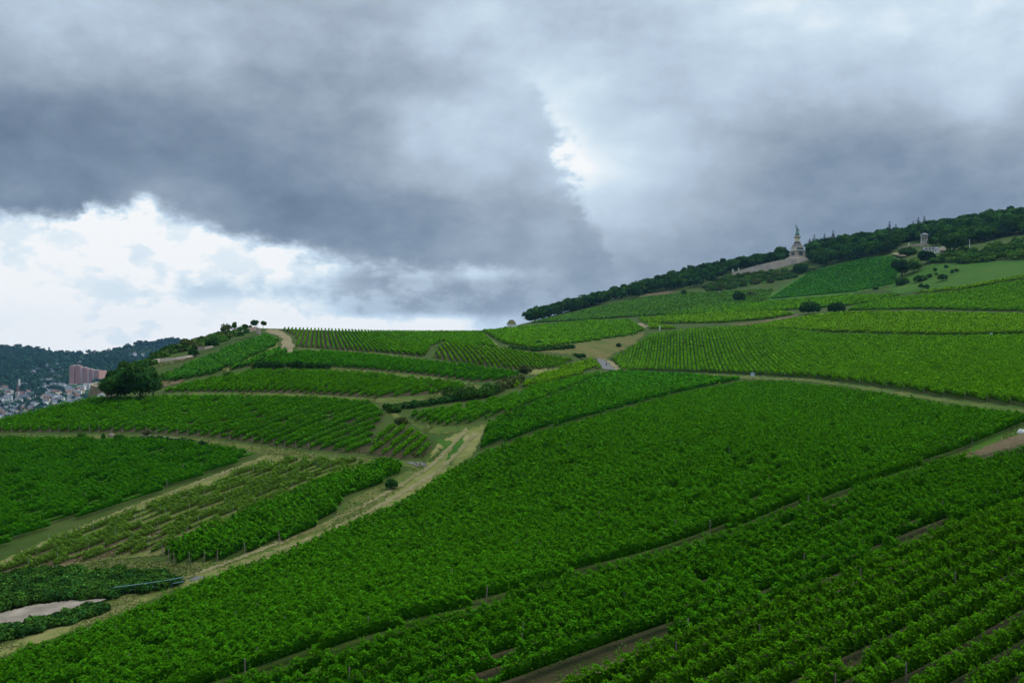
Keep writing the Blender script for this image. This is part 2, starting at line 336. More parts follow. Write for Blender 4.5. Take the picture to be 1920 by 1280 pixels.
class MB:
    """boxes, prisms, tubes and lathes collected into one mesh"""
    def __init__(s): s.v = []; s.f = []
    def _add(s, V, Fs):
        o = len(s.v); s.v += [tuple(map(float, p)) for p in V]; s.f += [tuple(i+o for i in q) for q in Fs]
    def box(s, c, d, rz=0, taper=1.0):
        x, y, z = d[0]/2, d[1]/2, d[2]/2; V = []
        for dz, t in ((-z, 1), (z, taper)):
            for dx, dy in ((-x,-y),(x,-y),(x,y),(-x,y)):
                a, b_ = dx*t, dy*t; V.append((c[0]+a*math.cos(rz)-b_*math.sin(rz), c[1]+a*math.sin(rz)+b_*math.cos(rz), c[2]+dz))
        s._add(V, [(3,2,1,0),(4,5,6,7),(0,1,5,4),(1,2,6,5),(2,3,7,6),(3,0,4,7)]); return s
    def gable(s, c, d, h, rz=0, over=0, hip=0):
        """roof: eaves rectangle d at height c.z, ridge along local x raised by h"""
        x, y = d[0]/2+over, d[1]/2+over; hx = x-hip
        P = [(-x,-y,0),(x,-y,0),(x,y,0),(-x,y,0),(-hx,0,h),(hx,0,h)]
        V = [(c[0]+a*math.cos(rz)-b_*math.sin(rz), c[1]+a*math.sin(rz)+b_*math.cos(rz), c[2]+q) for a, b_, q in P]
        s._add(V, [(3,2,1,0),(0,1,5,4),(2,3,4,5),(1,2,5),(3,0,4)]); return s
    def lathe(s, c, prof, n=16, rot=0):
        V = []; Fs = []
        for r, z in prof:
            for i in range(n): a = rot+2*math.pi*i/n; V.append((c[0]+r*math.cos(a), c[1]+r*math.sin(a), c[2]+z))
        for k in range(len(prof)-1):
            for i in range(n): j = (i+1) % n; Fs.append((k*n+i, k*n+j, (k+1)*n+j, (k+1)*n+i))
        Fs.append(tuple(range(n-1, -1, -1))); Fs.append(tuple((len(prof)-1)*n+i for i in range(n))); s._add(V, Fs); return s
    def tube(s, pts, rad, n=8):
        pts = [np.array(p, float) for p in pts]; rad = rad if hasattr(rad, '__len__') else [rad]*len(pts); V = []; Fs = []
        for k, p in enumerate(pts):
            t = unit(pts[min(k+1, len(pts)-1)]-pts[max(k-1, 0)]); a = unit(np.cross(t, (0.31,.2,.93) if abs(t[2]) < .9 else (1,0,0))); b_ = np.cross(t, a)
            for i in range(n): q = 2*math.pi*i/n; V.append(p+rad[k]*(a*math.cos(q)+b_*math.sin(q)))
        for k in range(len(pts)-1):
            for i in range(n): j = (i+1) % n; Fs.append((k*n+i, k*n+j, (k+1)*n+j, (k+1)*n+i))
        Fs.append(tuple(range(n-1, -1, -1))); Fs.append(tuple((len(pts)-1)*n+i for i in range(n))); s._add(V, Fs); return s
    def mesh(s, name, m, smooth=False):
        me = bpy.data.meshes.new(name); me.from_pydata(s.v, [], s.f); me.materials.append(m)
        if smooth: me.polygons.foreach_set('use_smooth', [True]*len(me.polygons))
        me.update(); return me
    def obj(s, name, m, parent=None, loc=(0,0,0), smooth=False, rz=0): return link(name, s.mesh(name, m, smooth), loc, parent, rz)
def empty(name, loc, rz=0):
    o = bpy.data.objects.new(name, None); COL.objects.link(o); o.location = loc; o.rotation_euler = (0,0,rz); o.empty_display_size = 1; return o
def copy_tree(o, parent=None):
    c = o.copy(); COL.objects.link(c); c.parent = parent
    for ch in o.children: copy_tree(ch, c)
    return c
def inside(px, py, poly):
    px = np.asarray(px); py = np.asarray(py); r = np.zeros(px.shape, bool); n = len(poly)
    for i in range(n):
        x1, y1 = poly[i]; x2, y2 = poly[(i+1) % n]
        if y1 == y2: continue
        c = (y1 > py) != (y2 > py); r ^= c & (px < (x2-x1)*(py-y1)/(y2-y1)+x1)
    return r
def wob(x, y, f, seed=0):
    """cheap smooth noise, about -1..1"""
    s = seed*1.7
    return (np.sin(x*f+s+1.3*np.sin(y*f*.7+s*2))+np.sin(y*f*1.31-s+1.1*np.sin(x*f*.83+s))+.6*np.sin((x+y)*f*2.17+s*3))/2.6

# ================================================================ ground
def grid_mesh(name, V, nx, ny, m):
    i = np.arange(nx-1)[:, None]*ny+np.arange(ny-1)[None]
    Fc = np.stack([i, i+1, i+ny+1, i+ny], -1).reshape(-1, 4)
    me = mesh_np(name, V.reshape(-1, 3), Fc, None, [m]); me.polygons.foreach_set('use_smooth', np.ones(len(Fc), bool)); return me
def build_hillside():
    px = np.arange(-1200, 3101, 4.0); t = np.linspace(0, 1, 380)**1.6
    s = skyline(px); py = s[:, None]+(1750-s[:, None])*t[None]; P = at(np.repeat(px[:, None], len(t), 1), py)
    back = []
    for k, (mul, dr) in enumerate(((1.02, .3), (1.06, 1.2), (1.14, 4), (1.3, 14), (1.55, 40), (1.9, 80), (2.4, 150))):
        D = P[:, 0, 1]*mul; keep = np.clip((px-1000)/150, 0, 1)
        fall = P[:, 0, 2]-dr*2.2-np.maximum(P[:, 0, 2]*(mul-1)*1.0, 0); plat = P[:, 0, 2]+(D-P[:, 0, 1])*.06-dr*.25
        z = np.maximum(fall*(1-keep)+plat*keep, -152.0)
        back.append(np.stack([(px-CX)/F*D, D, z], -1))
    V = np.concatenate([np.stack(back[::-1], 1), P], 1)
    struct(link('hillside_terrain', grid_mesh('hillside_terrain', V[::-1], V.shape[0], V.shape[1], M_HILL)))
build_hillside()
patch_seed = 0
g = MB(); g._add([(-5900,-900,-152.5),(5900,-900,-152.5),(5900,6800,-152.5),(-5900,6800,-152.5)], [(0,1,2,3)])
struct(g.obj('ground', M_FARG))
def patch(name, poly, m, lift=.12, step=2.0, rough=3.0, seed=0, label=None):
    """a sheet of other ground laid over the hillside, its edge a little ragged"""
    a = np.array(poly, float); x0, y0 = a.min(0)-6; x1, y1 = a.max(0)+6
    xs = np.arange(x0, x1+step, step); ys = np.arange(y0, y1+step*.7, step*.7); X, Y = np.meshgrid(xs, ys, indexing='ij')
    cx, cyy = (X[:-1, :-1]+step/2), (Y[:-1, :-1]+step*.35)
    k = inside(cx+rough*wob(cx, cyy, .35, seed), cyy+rough*.5*wob(cx, cyy, .41, seed+3), poly)
    V = at(X, Y); V[..., 2] += lift*np.clip(V[..., 1]/130, .8, 7); ny = Y.shape[1]; i = np.arange(len(xs)-1)[:, None]*ny+np.arange(ny-1)[None]
    Fc = np.stack([i, i+ny, i+ny+1, i+1], -1)[k]
    if not len(Fc): return None
    used, inv = np.unique(Fc.ravel(), return_inverse=True)
    me = mesh_np(name, V.reshape(-1, 3)[used], inv.reshape(-1, 4), None, [m]); me.polygons.foreach_set('use_smooth', np.ones(len(Fc), bool))
    return struct(link(name, me))
PATCHES = [
 ('vineyard_soil_shade', [(-200, 840), (0, 790), (100, 764), (182, 748), (290, 746), (400, 744), (560, 746), (640, 750), (700, 756), (722, 780), (705, 800), (690, 850), (640, 848), (520, 836), (400, 820), (280, 811), (180, 810), (0, 810), (-200, 838)], M_SOIL_SHADE),
 ('vineyard_soil_shade', [(300, 736), (345, 722), (480, 695), (610, 697), (700, 703), (790, 711), (876, 721), (868, 731), (800, 740), (710, 746), (640, 742), (560, 736), (420, 735)], M_SOIL_SHADE),
 ('vineyard_soil_shade', [(470, 687), (540, 664), (600, 659), (700, 667), (780, 677), (870, 684), (975, 700), (962, 713), (890, 716), (800, 703), (700, 693), (620, 688), (540, 688)], M_SOIL_SHADE),
 ('vineyard_soil_shade', [(556, 650), (560, 640), (548, 626), (525, 617), (600, 619), (700, 622), (800, 623), (902, 623), (922, 642), (935, 655), (905, 648), (870, 652), (830, 640), (808, 650), (796, 669), (700, 660), (620, 655)], M_SOIL_SHADE),
 ('vineyard_soil_shade', [(822, 649), (834, 642), (905, 650), (950, 655), (1000, 663), (1075, 674), (1050, 689), (985, 695), (890, 684), (812, 671)], M_SOIL_SHADE),
 ('vineyard_soil_shade', [(694, 853), (706, 815), (735, 800), (765, 802), (812, 828), (796, 857), (760, 861)], M_SOIL_SHADE),
 ('dirt_track', [(330,1095),(365,1078),(470,1040),(560,1005),(640,965),(700,930),(775,885),(800,862),(822,830),(850,815),(885,800),(915,795),(900,825),(888,850),(850,880),(800,912),(750,945),(690,985),(600,1015),(520,1045),(420,1075),(340,1102)], M_TRACK),
 ('grass_verge', [(-60,1250),(0,1195),(80,1165),(150,1150),(200,1130),(260,1100),(345,1092),(300,1118),(230,1148),(120,1190),(0,1228)], M_VERGE),
 ('dirt_track', [(-80,1265),(0,1215),(90,1180),(170,1150),(230,1135),(265,1118),(280,1122),(200,1152),(100,1196),(0,1232),(-80,1280)], M_TRACK),
 ('grass_verge', [(-60,1095),(0,1075),(110,1055),(220,1048),(310,1052),(380,1066),(360,1086),(300,1078),(180,1070),(80,1070),(0,1084),(-60,1110)], M_VERGE),
 ('grass_verge', [(310,1056),(420,1052),(520,1020),(620,985),(640,945),(700,915),(745,893),(790,868),(800,880),(740,925),(660,975),(560,1012),(470,1045),(380,1075),(330,1078)], M_VERGE),
 ('dirt_track', [(0,1052),(100,1006),(250,948),(420,884),(500,852),(560,848),(505,868),(420,900),(300,940),(120,1010),(0,1060)], M_TRACK),
 ('grass_verge', [(-80,826),(0,817),(150,815),(280,816),(400,826),(520,842),(640,855),(760,866),(800,864),(800,880),(745,872),(640,866),(560,858),(480,850),(380,834),(280,824),(150,822),(0,825),(-80,834)], M_VERGE),
 ('grass_verge', [(715,755),(725,765),(740,785),(775,800),(815,815),(840,812),(880,805),(920,793),(880,800),(830,800),(790,798),(760,790),(742,772),(760,762),(830,752),(905,742),(935,728),(900,735),(850,745),(790,748),(740,750)], M_VERGE),
 ('grass_verge', [(300,742),(330,735),(480,737),(600,740),(700,748),(760,744),(850,736),(885,722),(905,724),(880,737),(800,749),(720,756),(640,748),(540,743),(430,741),(330,744)], M_VERGE),
 ('grass_verge', [(620,690),(700,696),(800,706),(880,716),(890,722),(800,712),(700,702),(620,695)], M_VERGE),
 ('grass_verge', [(800,866),(830,838),(812,818),(835,826),(850,828),(830,850),(812,866)], M_MEADOW),
 ('bare_soil_track', [(505,617),(525,619),(543,630),(553,650),(548,664),(526,667),(527,650),(532,636),(518,628),(495,622)], M_SAND),
 ('grass_verge', [(548,652),(620,656),(700,662),(790,672),(800,676),(700,668),(620,661),(560,657)], M_VERGE),
 ('bare_soil_track', [(905,624),(925,640),(945,655),(935,656),(918,645),(898,628)], M_SAND),
 ('meadow', [(955,656),(1010,650),(1090,640),(1180,630),(1212,622),(1185,648),(1150,664),(1130,676),(1105,672),(1060,664),(1000,660)], M_MOOR),
 ('grass_verge', [(836,872),(842,850),(858,826),(872,814),(868,830),(856,850),(846,872)], M_MEADOW),
 ('dirt_track', [(950,658),(1000,654),(1090,641),(1200,624),(1200,627),(1090,645),(1000,658)], M_VERGE),
 ('grass_verge', [(980,697),(1050,690),(1100,674),(1110,676),(1060,694),(990,704)], M_TRACK),
 ('asphalt_road', [(1118,672),(1132,674),(1150,690),(1158,694),(1130,692)], M_ASPH),
 ('bare_soil_track', [(1132,672),(1150,680),(1175,694),(1158,696),(1146,686)], M_SAND),
 ('dirt_track', [(1150,694),(1250,704),(1380,710),(1440,712),(1520,716),(1640,734),(1780,756),(1930,778),(1930,768),(1780,750),(1640,727),(1520,711),(1400,705),(1250,698)], M_VERGE),
 ('bare_soil_track', [(1780,868),(1812,850),(1850,833),(1900,815),(1990,780),(1990,840),(1900,865),(1860,878),(1845,884)], M_BARE),
 ('grass_verge', [(1790,862),(1830,830),(1880,810),(1990,765),(1990,785),(1900,818),(1850,836),(1812,854)], M_MEADOW),
 ('bare_soil_track', [(1186,608),(1200,606),(1216,611),(1210,616),(1195,612)], M_SAND),
 ('dirt_track', [(1360,613),(1400,606),(1450,599),(1495,590),(1510,592),(1460,601),(1400,610)], M_BARE),
 ('bare_soil', [(1190,562),(1215,551),(1250,546),(1270,546),(1240,555),(1205,564)], M_BARE),
 ('meadow', [(1660,545),(1690,520),(1750,495),(1830,492),(1860,500),(1800,525),(1740,545),(1690,552)], M_MEADOW),
 ('meadow', [(1430,560),(1520,508),(1620,483),(1678,479),(1692,498),(1680,535),(1600,552),(1440,566)], M_MEADOW),
 ('meadow', [(1740,500),(1830,492),(1930,487),(2060,480),(2060,515),(1930,520),(1840,535),(1760,545)], M_MEADOW),
 ('meadow', [(1330,530),(1380,516),(1440,510),(1500,512),(1440,530),(1350,545)], M_MEADOW),
 ('bare_soil', [(275,684),(300,676),(345,672),(375,664),(360,672),(330,680),(280,690)], M_BARE),
 ('bare_soil', [(270,722),(300,714),(350,712),(330,720),(300,728),(280,730)], M_BARE),
 ('dirt_track', [(415,692),(460,670),(520,644),(524,650),(470,675),(425,697)], M_TRACK),
 ('meadow', [(225,690),(290,668),(340,654),(420,632),(480,620),(500,624),(440,640),(350,672),(290,690),(240,708)], M_HILL),
 ('vineyard_soil_shade', [(200,1380),(500,1282),(1012,1118),(1430,994),(1790,868),(2150,770),(2600,650),(2800,900),(2800,1400),(1000,1450)], M_SOIL_SHADE),
 ('stony_gap', [(330,1338),(500,1280),(700,1214),(1012,1117),(1430,993),(1600,934),(1790,866),(1800,872),(1600,944),(1430,1003),(1012,1127),(700,1224),(500,1290),(340,1350)], M_BARE),
 ('stony_gap', [(900,1350),(1060,1272),(1270,1199),(1540,1104),(1740,1010),(1850,975),(1990,918),(1990,940),(1860,990),(1757,1026),(1555,1119),(1285,1218),(1120,1287),(990,1350)], M_BARE),
 ('weedy_ground', [(-150,1120),(0,1062),(100,1016),(300,940),(480,874),(540,860),(690,862),(640,900),(560,950),(430,996),(310,1040),(200,1050),(60,1072),(-150,1130)], M_WEED),
 ('bare_soil', [(-60,1090),(0,1064),(120,1020),(240,985),(320,992),(290,1030),(200,1046),(60,1070)], M_BARE),
 ('asphalt_road', [(760,866),(797,867),(800,874),(782,875)], M_ASPH),
 ('asphalt_road', [(352,1088),(366,1081),(386,1080),(374,1088)], M_ASPH),
]
def ribbon(pts, w):
    a = np.array(pts, float); q = np.gradient(a, axis=0); n = np.stack([-q[:, 1], q[:, 0]], -1)/np.linalg.norm(q, axis=1, keepdims=True); w = np.interp(np.arange(len(a)), [0, len(a)-1], w)[:, None]*.5
    return [tuple(p) for p in a+n*w]+[tuple(p) for p in (a-n*w)[::-1]]
_c = np.array([(345,1092),(420,1064),(520,1026),(600,994),(690,952),(760,912),(812,880),(848,848),(884,808)], float)
for dx, w in ((-9, (5, 7)), (9, (5, 8))): PATCHES.append(('wheel_rut', ribbon(_c+np.array((dx, dx*.45))+np.array([(wob(np.array(k*3.1), np.array(dx), 1), 0) for k in range(len(_c))])*3, w), M_RUT))
_c = np.array([(10,1054),(110,1008),(260,946),(420,886),(500,858)], float); PATCHES.append(('wheel_rut', ribbon(_c, (5, 3)), M_RUT))
for i, (nm, poly, m) in enumerate(PATCHES): patch(nm, poly, m, .018+.0013*i, 2.0 if len(poly) > 5 else 1.2, 3.0 if m is not M_ASPH else .6, i)
# concrete apron by the ditch
patch('concrete_path', [(-70,1180),(0,1153),(60,1138),(140,1128),(200,1126),(170,1140),(60,1166),(0,1180),(-70,1200)], M_CONC, .3, 1.5, 1.5, 50)

# ================================================================ vineyards: every trellised row is grown along the slope
T_DEEP = np.array((.013,.118,.003)); T_MIDG = np.array((.041,.168,.003)); T_YEL = np.array((.112,.225,.003)); T_COOL = np.array((.028,.120,.016)); T_OLV = np.array((.112,.150,.030)); T_TIP = np.array((.092,.260,.006))
# name, polygon, row direction (two picture points), spacing, width, height of top, height of underside, tint, shoots per metre, gap share, end posts, label
FIELDS = [
 dict(p=[(-350,1400),(0,1240),(140,1195),(305,1126),(405,1086),(522,1046),(640,993),(760,942),(830,893),(905,856),(1000,820),(1180,768),(1290,738),(1400,718),(1480,719),(1640,740),(1800,768),(1935,782),(1935,800),(1840,833),(1790,858),(1600,925),(1430,983),(1012,1107),(700,1203),(480,1270),(300,1330)],
   k=1.05, gap=0.004, up=0.5, curve=[(-300,1500),(300,1330),(480,1270),(700,1203),(1012,1107),(1430,983),(1600,925),(1790,858),(1935,800),(2100,740)], lf=0.88, d=((700,1205),(1790,860)), sp=2.1, w=0.85, h=2.0, b=0.6, t=T_MIDG*.66+T_DEEP*.20, sh=4.5, label='dense green vine row in the large foreground slope above the long dark gap'),
 dict(p=[(900,848),(912,800),(960,778),(1060,738),(1135,702),(1160,697),(1290,704),(1390,714),(1280,736),(1176,764),(996,815)],
   k=1.05, gap=0.004, d=((900,850),(1390,714)), sp=2.2, w=0.85, h=2.0, b=0.6, t=T_DEEP*.55+T_MIDG*.33, sh=4, label='deep green vine row beside the grassy track below the road bend'),
 dict(p=[(150,1410),(330,1345),(500,1286),(700,1223),(1012,1126),(1430,1000),(1600,941),(1790,874),(1855,878),(1990,842),(2150,790),(2500,672),(2500,757),(2150,870),(1920,946),(1850,978),(1740,1012),(1540,1107),(1270,1201),(1060,1274),(900,1345)],
   gap=0.0, k=1.05, up=0.12, curve=[(700,1410),(900,1345),(1060,1270),(1270,1197),(1540,1103),(1740,1008),(1850,974),(1920,944),(2150,870)], lf=0.88, d=((1012,1126),(1920,850)), sp=2.4, w=0.9, h=2.2, b=0.7, t=T_MIDG*.54+T_DEEP*.22, sh=4.5, label='tall vine row in the foreground strip between the two stony gaps'),
 dict(p=[(1000,1345),(1105,1288),(1288,1216),(1556,1118),(1756,1025),(1925,961),(2150,890),(2550,765),(2700,1000),(2700,1345)],
   k=1.05, up=0.12, curve=[(800,1430),(1000,1345),(1105,1288),(1288,1216),(1556,1118),(1756,1025),(1925,961),(2150,890)], lf=0.88, d=((1130,1288),(1925,960)), sp=2.5, w=0.85, h=2.25, b=0.7, t=T_MIDG*.66+T_YEL*.10, sh=5.5, gap=0.0, label='straggling vine row with long loose shoots in the nearest corner plot'),
 dict(p=[(1165,694),(1146,672),(1182,653),(1218,628),(1300,618),(1370,614),(1420,613),(1560,629),(1770,634),(1930,632),(2150,640),(2450,660),(2450,800),(1930,763),(1780,746),(1640,724),(1520,709),(1400,702),(1250,696)],
   lf=0.72, d=((1700,738),(1480,632)), sp=1.8, w=1.15, h=2.0, b=.6, t=T_MIDG*.62+T_YEL*.42, sh=3, post=1, label='vine row ending with a post at the upper edge of the middle road'),
 dict(p=[(1405,613),(1500,596),(1580,587),(1720,587),(1930,592),(2150,592),(2150,632),(1930,628),(1770,630),(1560,624),(1420,615)],
   lf=0.72, d=((1420,616),(1920,606)), sp=3.4, w=2.2, h=2.1, b=.5, t=T_YEL*.8+T_MIDG*.2, k=1.6, label='yellow-green vine row above the dark seam on the right slope'),
 dict(p=[(1218,617),(1214,607),(1350,606),(1440,599),(1488,590),(1470,584),(1350,588),(1195,597),(1205,604),(1280,618)],
   lf=0.72, d=((1220,612),(1480,588)), sp=3.4, w=2.2, h=2.1, b=.5, t=T_YEL*.8+T_MIDG*.2, k=1.6, label='yellow-green vine row left of the two round bushes'),
 dict(p=[(1590,583),(1600,576),(1660,562),(1800,547),(1930,524),(2150,500),(2150,586),(1930,585),(1720,580)],
   lf=0.72, d=((1600,580),(1920,556)), sp=3.6, w=2.3, h=2.1, b=.5, t=T_MIDG*.6+T_YEL*.4, k=1.8, label='vine row on the upper right slope above the two round bushes'),
 dict(p=[(992,606),(1100,581),(1220,556),(1290,550),(1450,543),(1440,562),(1350,586),(1190,594),(1100,600)],
   lf=0.72, d=((1000,604),(1300,560)), sp=4, w=2.6, h=2.0, b=.4, t=T_COOL*.7+T_OLV*.3, k=2, label='pale vine row on the far slope below the forest'),
 dict(p=[(1300,578),(1440,566),(1600,554),(1690,553),(1640,566),(1580,575),(1480,582),(1350,588),(1250,592)],
   lf=0.72, d=((1300,580),(1640,560)), sp=4, w=2.6, h=2.0, b=.4, t=T_MIDG*.6+T_YEL*.4, k=2, label='vine row below the dark bush on the far slope'),
 dict(p=[(1440,562),(1520,510),(1620,485),(1672,481),(1688,500),(1676,533),(1600,548)],
   lf=0.72, d=((1450,556),(1660,520)), sp=4.5, w=3, h=1.9, b=.3, t=T_COOL*.75+T_DEEP*.25, k=2.2, label='dark green vine row on the smooth knoll under the monument wood'),
 dict(p=[(1700,552),(1790,540),(1860,528),(1930,514),(2150,480),(2150,500),(1930,520),(1800,544)],
   lf=0.72, d=((1700,552),(1925,516)), sp=4.5, w=3, h=1.9, b=.3, t=T_YEL, k=2, label='bright vine row below the bushy meadow'),
 dict(p=[(905,622),(960,616),(1100,602),(1180,600),(1208,618),(1190,628),(1100,642),(1000,654),(945,645)],
   lf=0.72, d=((950,640),(1200,618)), sp=3, w=2.0, h=2.0, b=.5, t=T_MIDG*.6+T_YEL*.35, k=1.4, label='vine row in the plot beside the stone hut'),
 dict(p=[(556,650),(560,640),(548,626),(525,617),(600,619),(700,622),(800,623),(902,623),(922,642),(935,655),(905,648),(870,652),(830,640),(808,650),(796,669),(700,660),(620,655)],
   crest=1, lf=0.62, d=((700,660),(667,623)), sp=2.0, w=0.45, h=1.45, b=0.3, t=T_MIDG*.75+T_YEL*.25, label='separate vine row running up to the crest of the hill'),
 dict(p=[(822,649),(834,642),(905,650),(950,655),(1000,663),(1075,674),(1050,689),(985,695),(890,684),(812,671)],
   lf=0.62, d=((1000,693),(960,657)), sp=2.1, w=0.42, h=1.4, b=0.3, t=T_YEL*.5+T_MIDG*.5, gap=.12, label='yellowish vine row in the small plot below the crest field'),
 dict(p=[(470,687),(540,664),(600,659),(700,667),(780,677),(870,684),(975,700),(962,713),(890,716),(800,703),(700,693),(620,688),(540,688)],
   lf=0.62, post=1, d=((857,713),(947,690)), sp=2.4, w=0.5, h=1.55, b=0.3, t=T_DEEP*.5+T_MIDG*.5, label='vine row in the narrow plot between the dark hedge and the yellowish plot'),
 dict(p=[(300,736),(345,722),(480,695),(610,697),(700,703),(790,711),(876,721),(868,731),(800,740),(710,746),(640,742),(560,736),(420,735)],
   lf=0.62, post=1, d=((700,742),(830,705)), sp=2.8, w=0.55, h=1.6, b=0.3, t=T_MIDG*.9+T_YEL*.1, label='vine row in the plot above the terrace lane, under the hedge'),
 dict(p=[(-200,840),(0,790),(100,764),(182,748),(290,746),(400,744),(560,746),(640,750),(700,756),(722,780),(705,800),(690,850),(640,848),(520,836),(400,820),(280,811),(180,810),(0,810),(-200,838)],
   lf=0.62, post=1, d=((483,827),(710,747)), sp=3.2, w=0.55, h=1.6, b=0.35, t=T_MIDG*1.08, label='tidy vine row in the wide plot below the big tree'),
 dict(p=[(694,853),(706,815),(735,800),(765,802),(812,828),(796,857),(760,861)],
   lf=0.62, post=1, d=((693,850),(757,803)), sp=2.8, w=0.6, h=1.75, b=.5, t=T_MIDG*.8+T_YEL*.2, label='short vine row in the plot corner beside the culvert'),
 dict(p=[(762,778),(835,768),(930,750),(1000,728),(1110,703),(1128,703),(1050,736),(960,772),(890,793),(840,799),(790,794)],
   lf=0.62, d=((770,790),(1100,706)), sp=2.1, w=.9, h=1.8, b=.45, t=T_MIDG, gap=.12, label='vine row in the wedge above the track fork'),
 dict(p=[(960,728),(1050,692),(1112,674),(1126,690),(1050,714),(1000,726)],
   lf=0.72, d=((970,726),(1118,682)), sp=2.1, w=1.1, h=1.9, b=.5, t=T_YEL*.7+T_MIDG*.3, label='bright yellow-green vine row beside the asphalt road'),
 dict(p=[(295,712),(340,692),(420,657),(500,629),(522,640),(515,650),(440,686),(400,702),(320,717)],
   lf=0.72, d=((320,712),(510,640)), sp=2.6, w=1.5, h=1.9, b=.4, t=T_COOL*.8+T_MIDG*.2, k=1.1, label='vine row on the steep slope below the ridge trees'),
 dict(p=[(430,694),(520,655),(540,662),(470,686),(380,706)],
   d=((430,692),(525,654)), sp=2.6, w=1.5, h=1.9, b=.4, t=T_COOL*.6+T_MIDG*.4, k=1.1, label='vine row under the pale path on the left slope'),
 dict(p=[(-250,832),(0,826),(190,826),(300,828),(400,839),(490,853),(480,858),(420,880),(250,943),(100,988),(0,1028),(-250,1110)],
   sh=3, lf=0.62, d=((0,1000),(480,858)), sp=2.2, w=0.7, h=1.8, b=.5, t=T_DEEP*.55+T_MIDG*.33, gap=0.16, label='patchy vine row in the far left plot below the lane'),
 dict(p=[(-150,1100),(0,1062),(100,1016),(300,940),(480,874),(540,860),(690,862),(640,900),(560,950),(430,996),(310,1036),(200,1046),(60,1068),(-150,1120)],
   lf=0.62, d=((0,1060),(560,860)), sp=2.1, w=0.5, h=1.4, b=.3, t=T_OLV*.6+T_MIDG*.4, gap=0.33, stakes=1, sh=1.5, label='thin row of young staked vines on reddish soil'),
 dict(p=[(305,1036),(330,1017),(450,972),(600,907),(720,866),(758,873),(745,893),(700,913),(640,942),(625,968),(560,1005),(420,1050),(330,1056)],
   post=1, d=((330,1045),(740,875)), sp=1.9, w=1.0, h=1.9, b=.25, t=T_DEEP*.3+T_MIDG*.52, sh=4, label='lush vine row in the narrow strip beside the young vines'),
]
EXTRA_ROWS = [ (1100,1283),(1270,1204),(1540,1110) ]
def xy(px, py): return at(px, py)[..., :2]
def dens(poly, n=24):
    a = np.array(poly, float); b_ = np.roll(a, -1, 0); t = np.linspace(0, 1, n, endpoint=False)[None, :, None]
    return (a[:, None]*(1-t)+b_[:, None]*t).reshape(-1, 2)
def row_lines(fd, g):
    """straight lines on the map that fill the plot"""
    P = dens(fd['p'])
    if not fd.get('crest'):      # the traced far edge is the tops of the vines: their feet stand a vine's height lower in view
        up = inside(P[:, 0], P[:, 1]+5, fd['p']) & ~inside(P[:, 0], P[:, 1]-5, fd['p']); P[:, 1] += up*fd.get('up', .25)*fd['h']*F/depth(P[:, 0], P[:, 1])
    P[:, 1] = np.maximum(P[:, 1], skyline(P[:, 0])); Q = xy(P[:, 0], P[:, 1])
    a, b_ = (xy(np.array(float(q[0])), np.array(float(q[1]))) for q in fd['d']); d = unit(b_-a); n = np.array((-d[1], d[0]))
    u = Q@d; v = Q@n; out = []; cf = lambda q: np.zeros_like(q)
    if 'curve' in fd:            # rows that follow the bend of the lane beside them
        cp = dens(fd['curve'], 6)[:(len(fd['curve'])-1)*6+1]; cq = xy(cp[:, 0], cp[:, 1]); cu, cv = cq@d, cq@n; o = np.argsort(cu); cu, cv = cu[o], cv[o]
        cf = lambda q: np.interp(q, cu, cv)-cv.mean()
        gu = np.linspace(u.min(), u.max(), 25); sm = np.polyfit(gu, cf(gu), 4); cf = lambda q: np.polyval(sm, np.clip(q, gu[0], gu[-1]))
    v = v-cf(u)
    for k, v0 in enumerate(np.arange(v.min()+fd['sp']*.4, v.max(), fd['sp'])):
        v1 = v0+g.normal()*.04*fd['sp']; u2, v2 = np.roll(u, -1), np.roll(v, -1); c = (v > v1) != (v2 > v1)
        xs = np.sort(u[c]+(v1-v[c])/(v2[c]-v[c])*(u2[c]-u[c]))
        for s0, s1 in zip(xs[::2], xs[1::2]):
            if s1-s0 > 3: m = max(int(math.ceil((s1-s0)/18)), 1); s = np.linspace(s0, s1, m+1); out.append(d[None]*s[:, None]+n[None]*(v1+cf(s))[:, None])
    return out
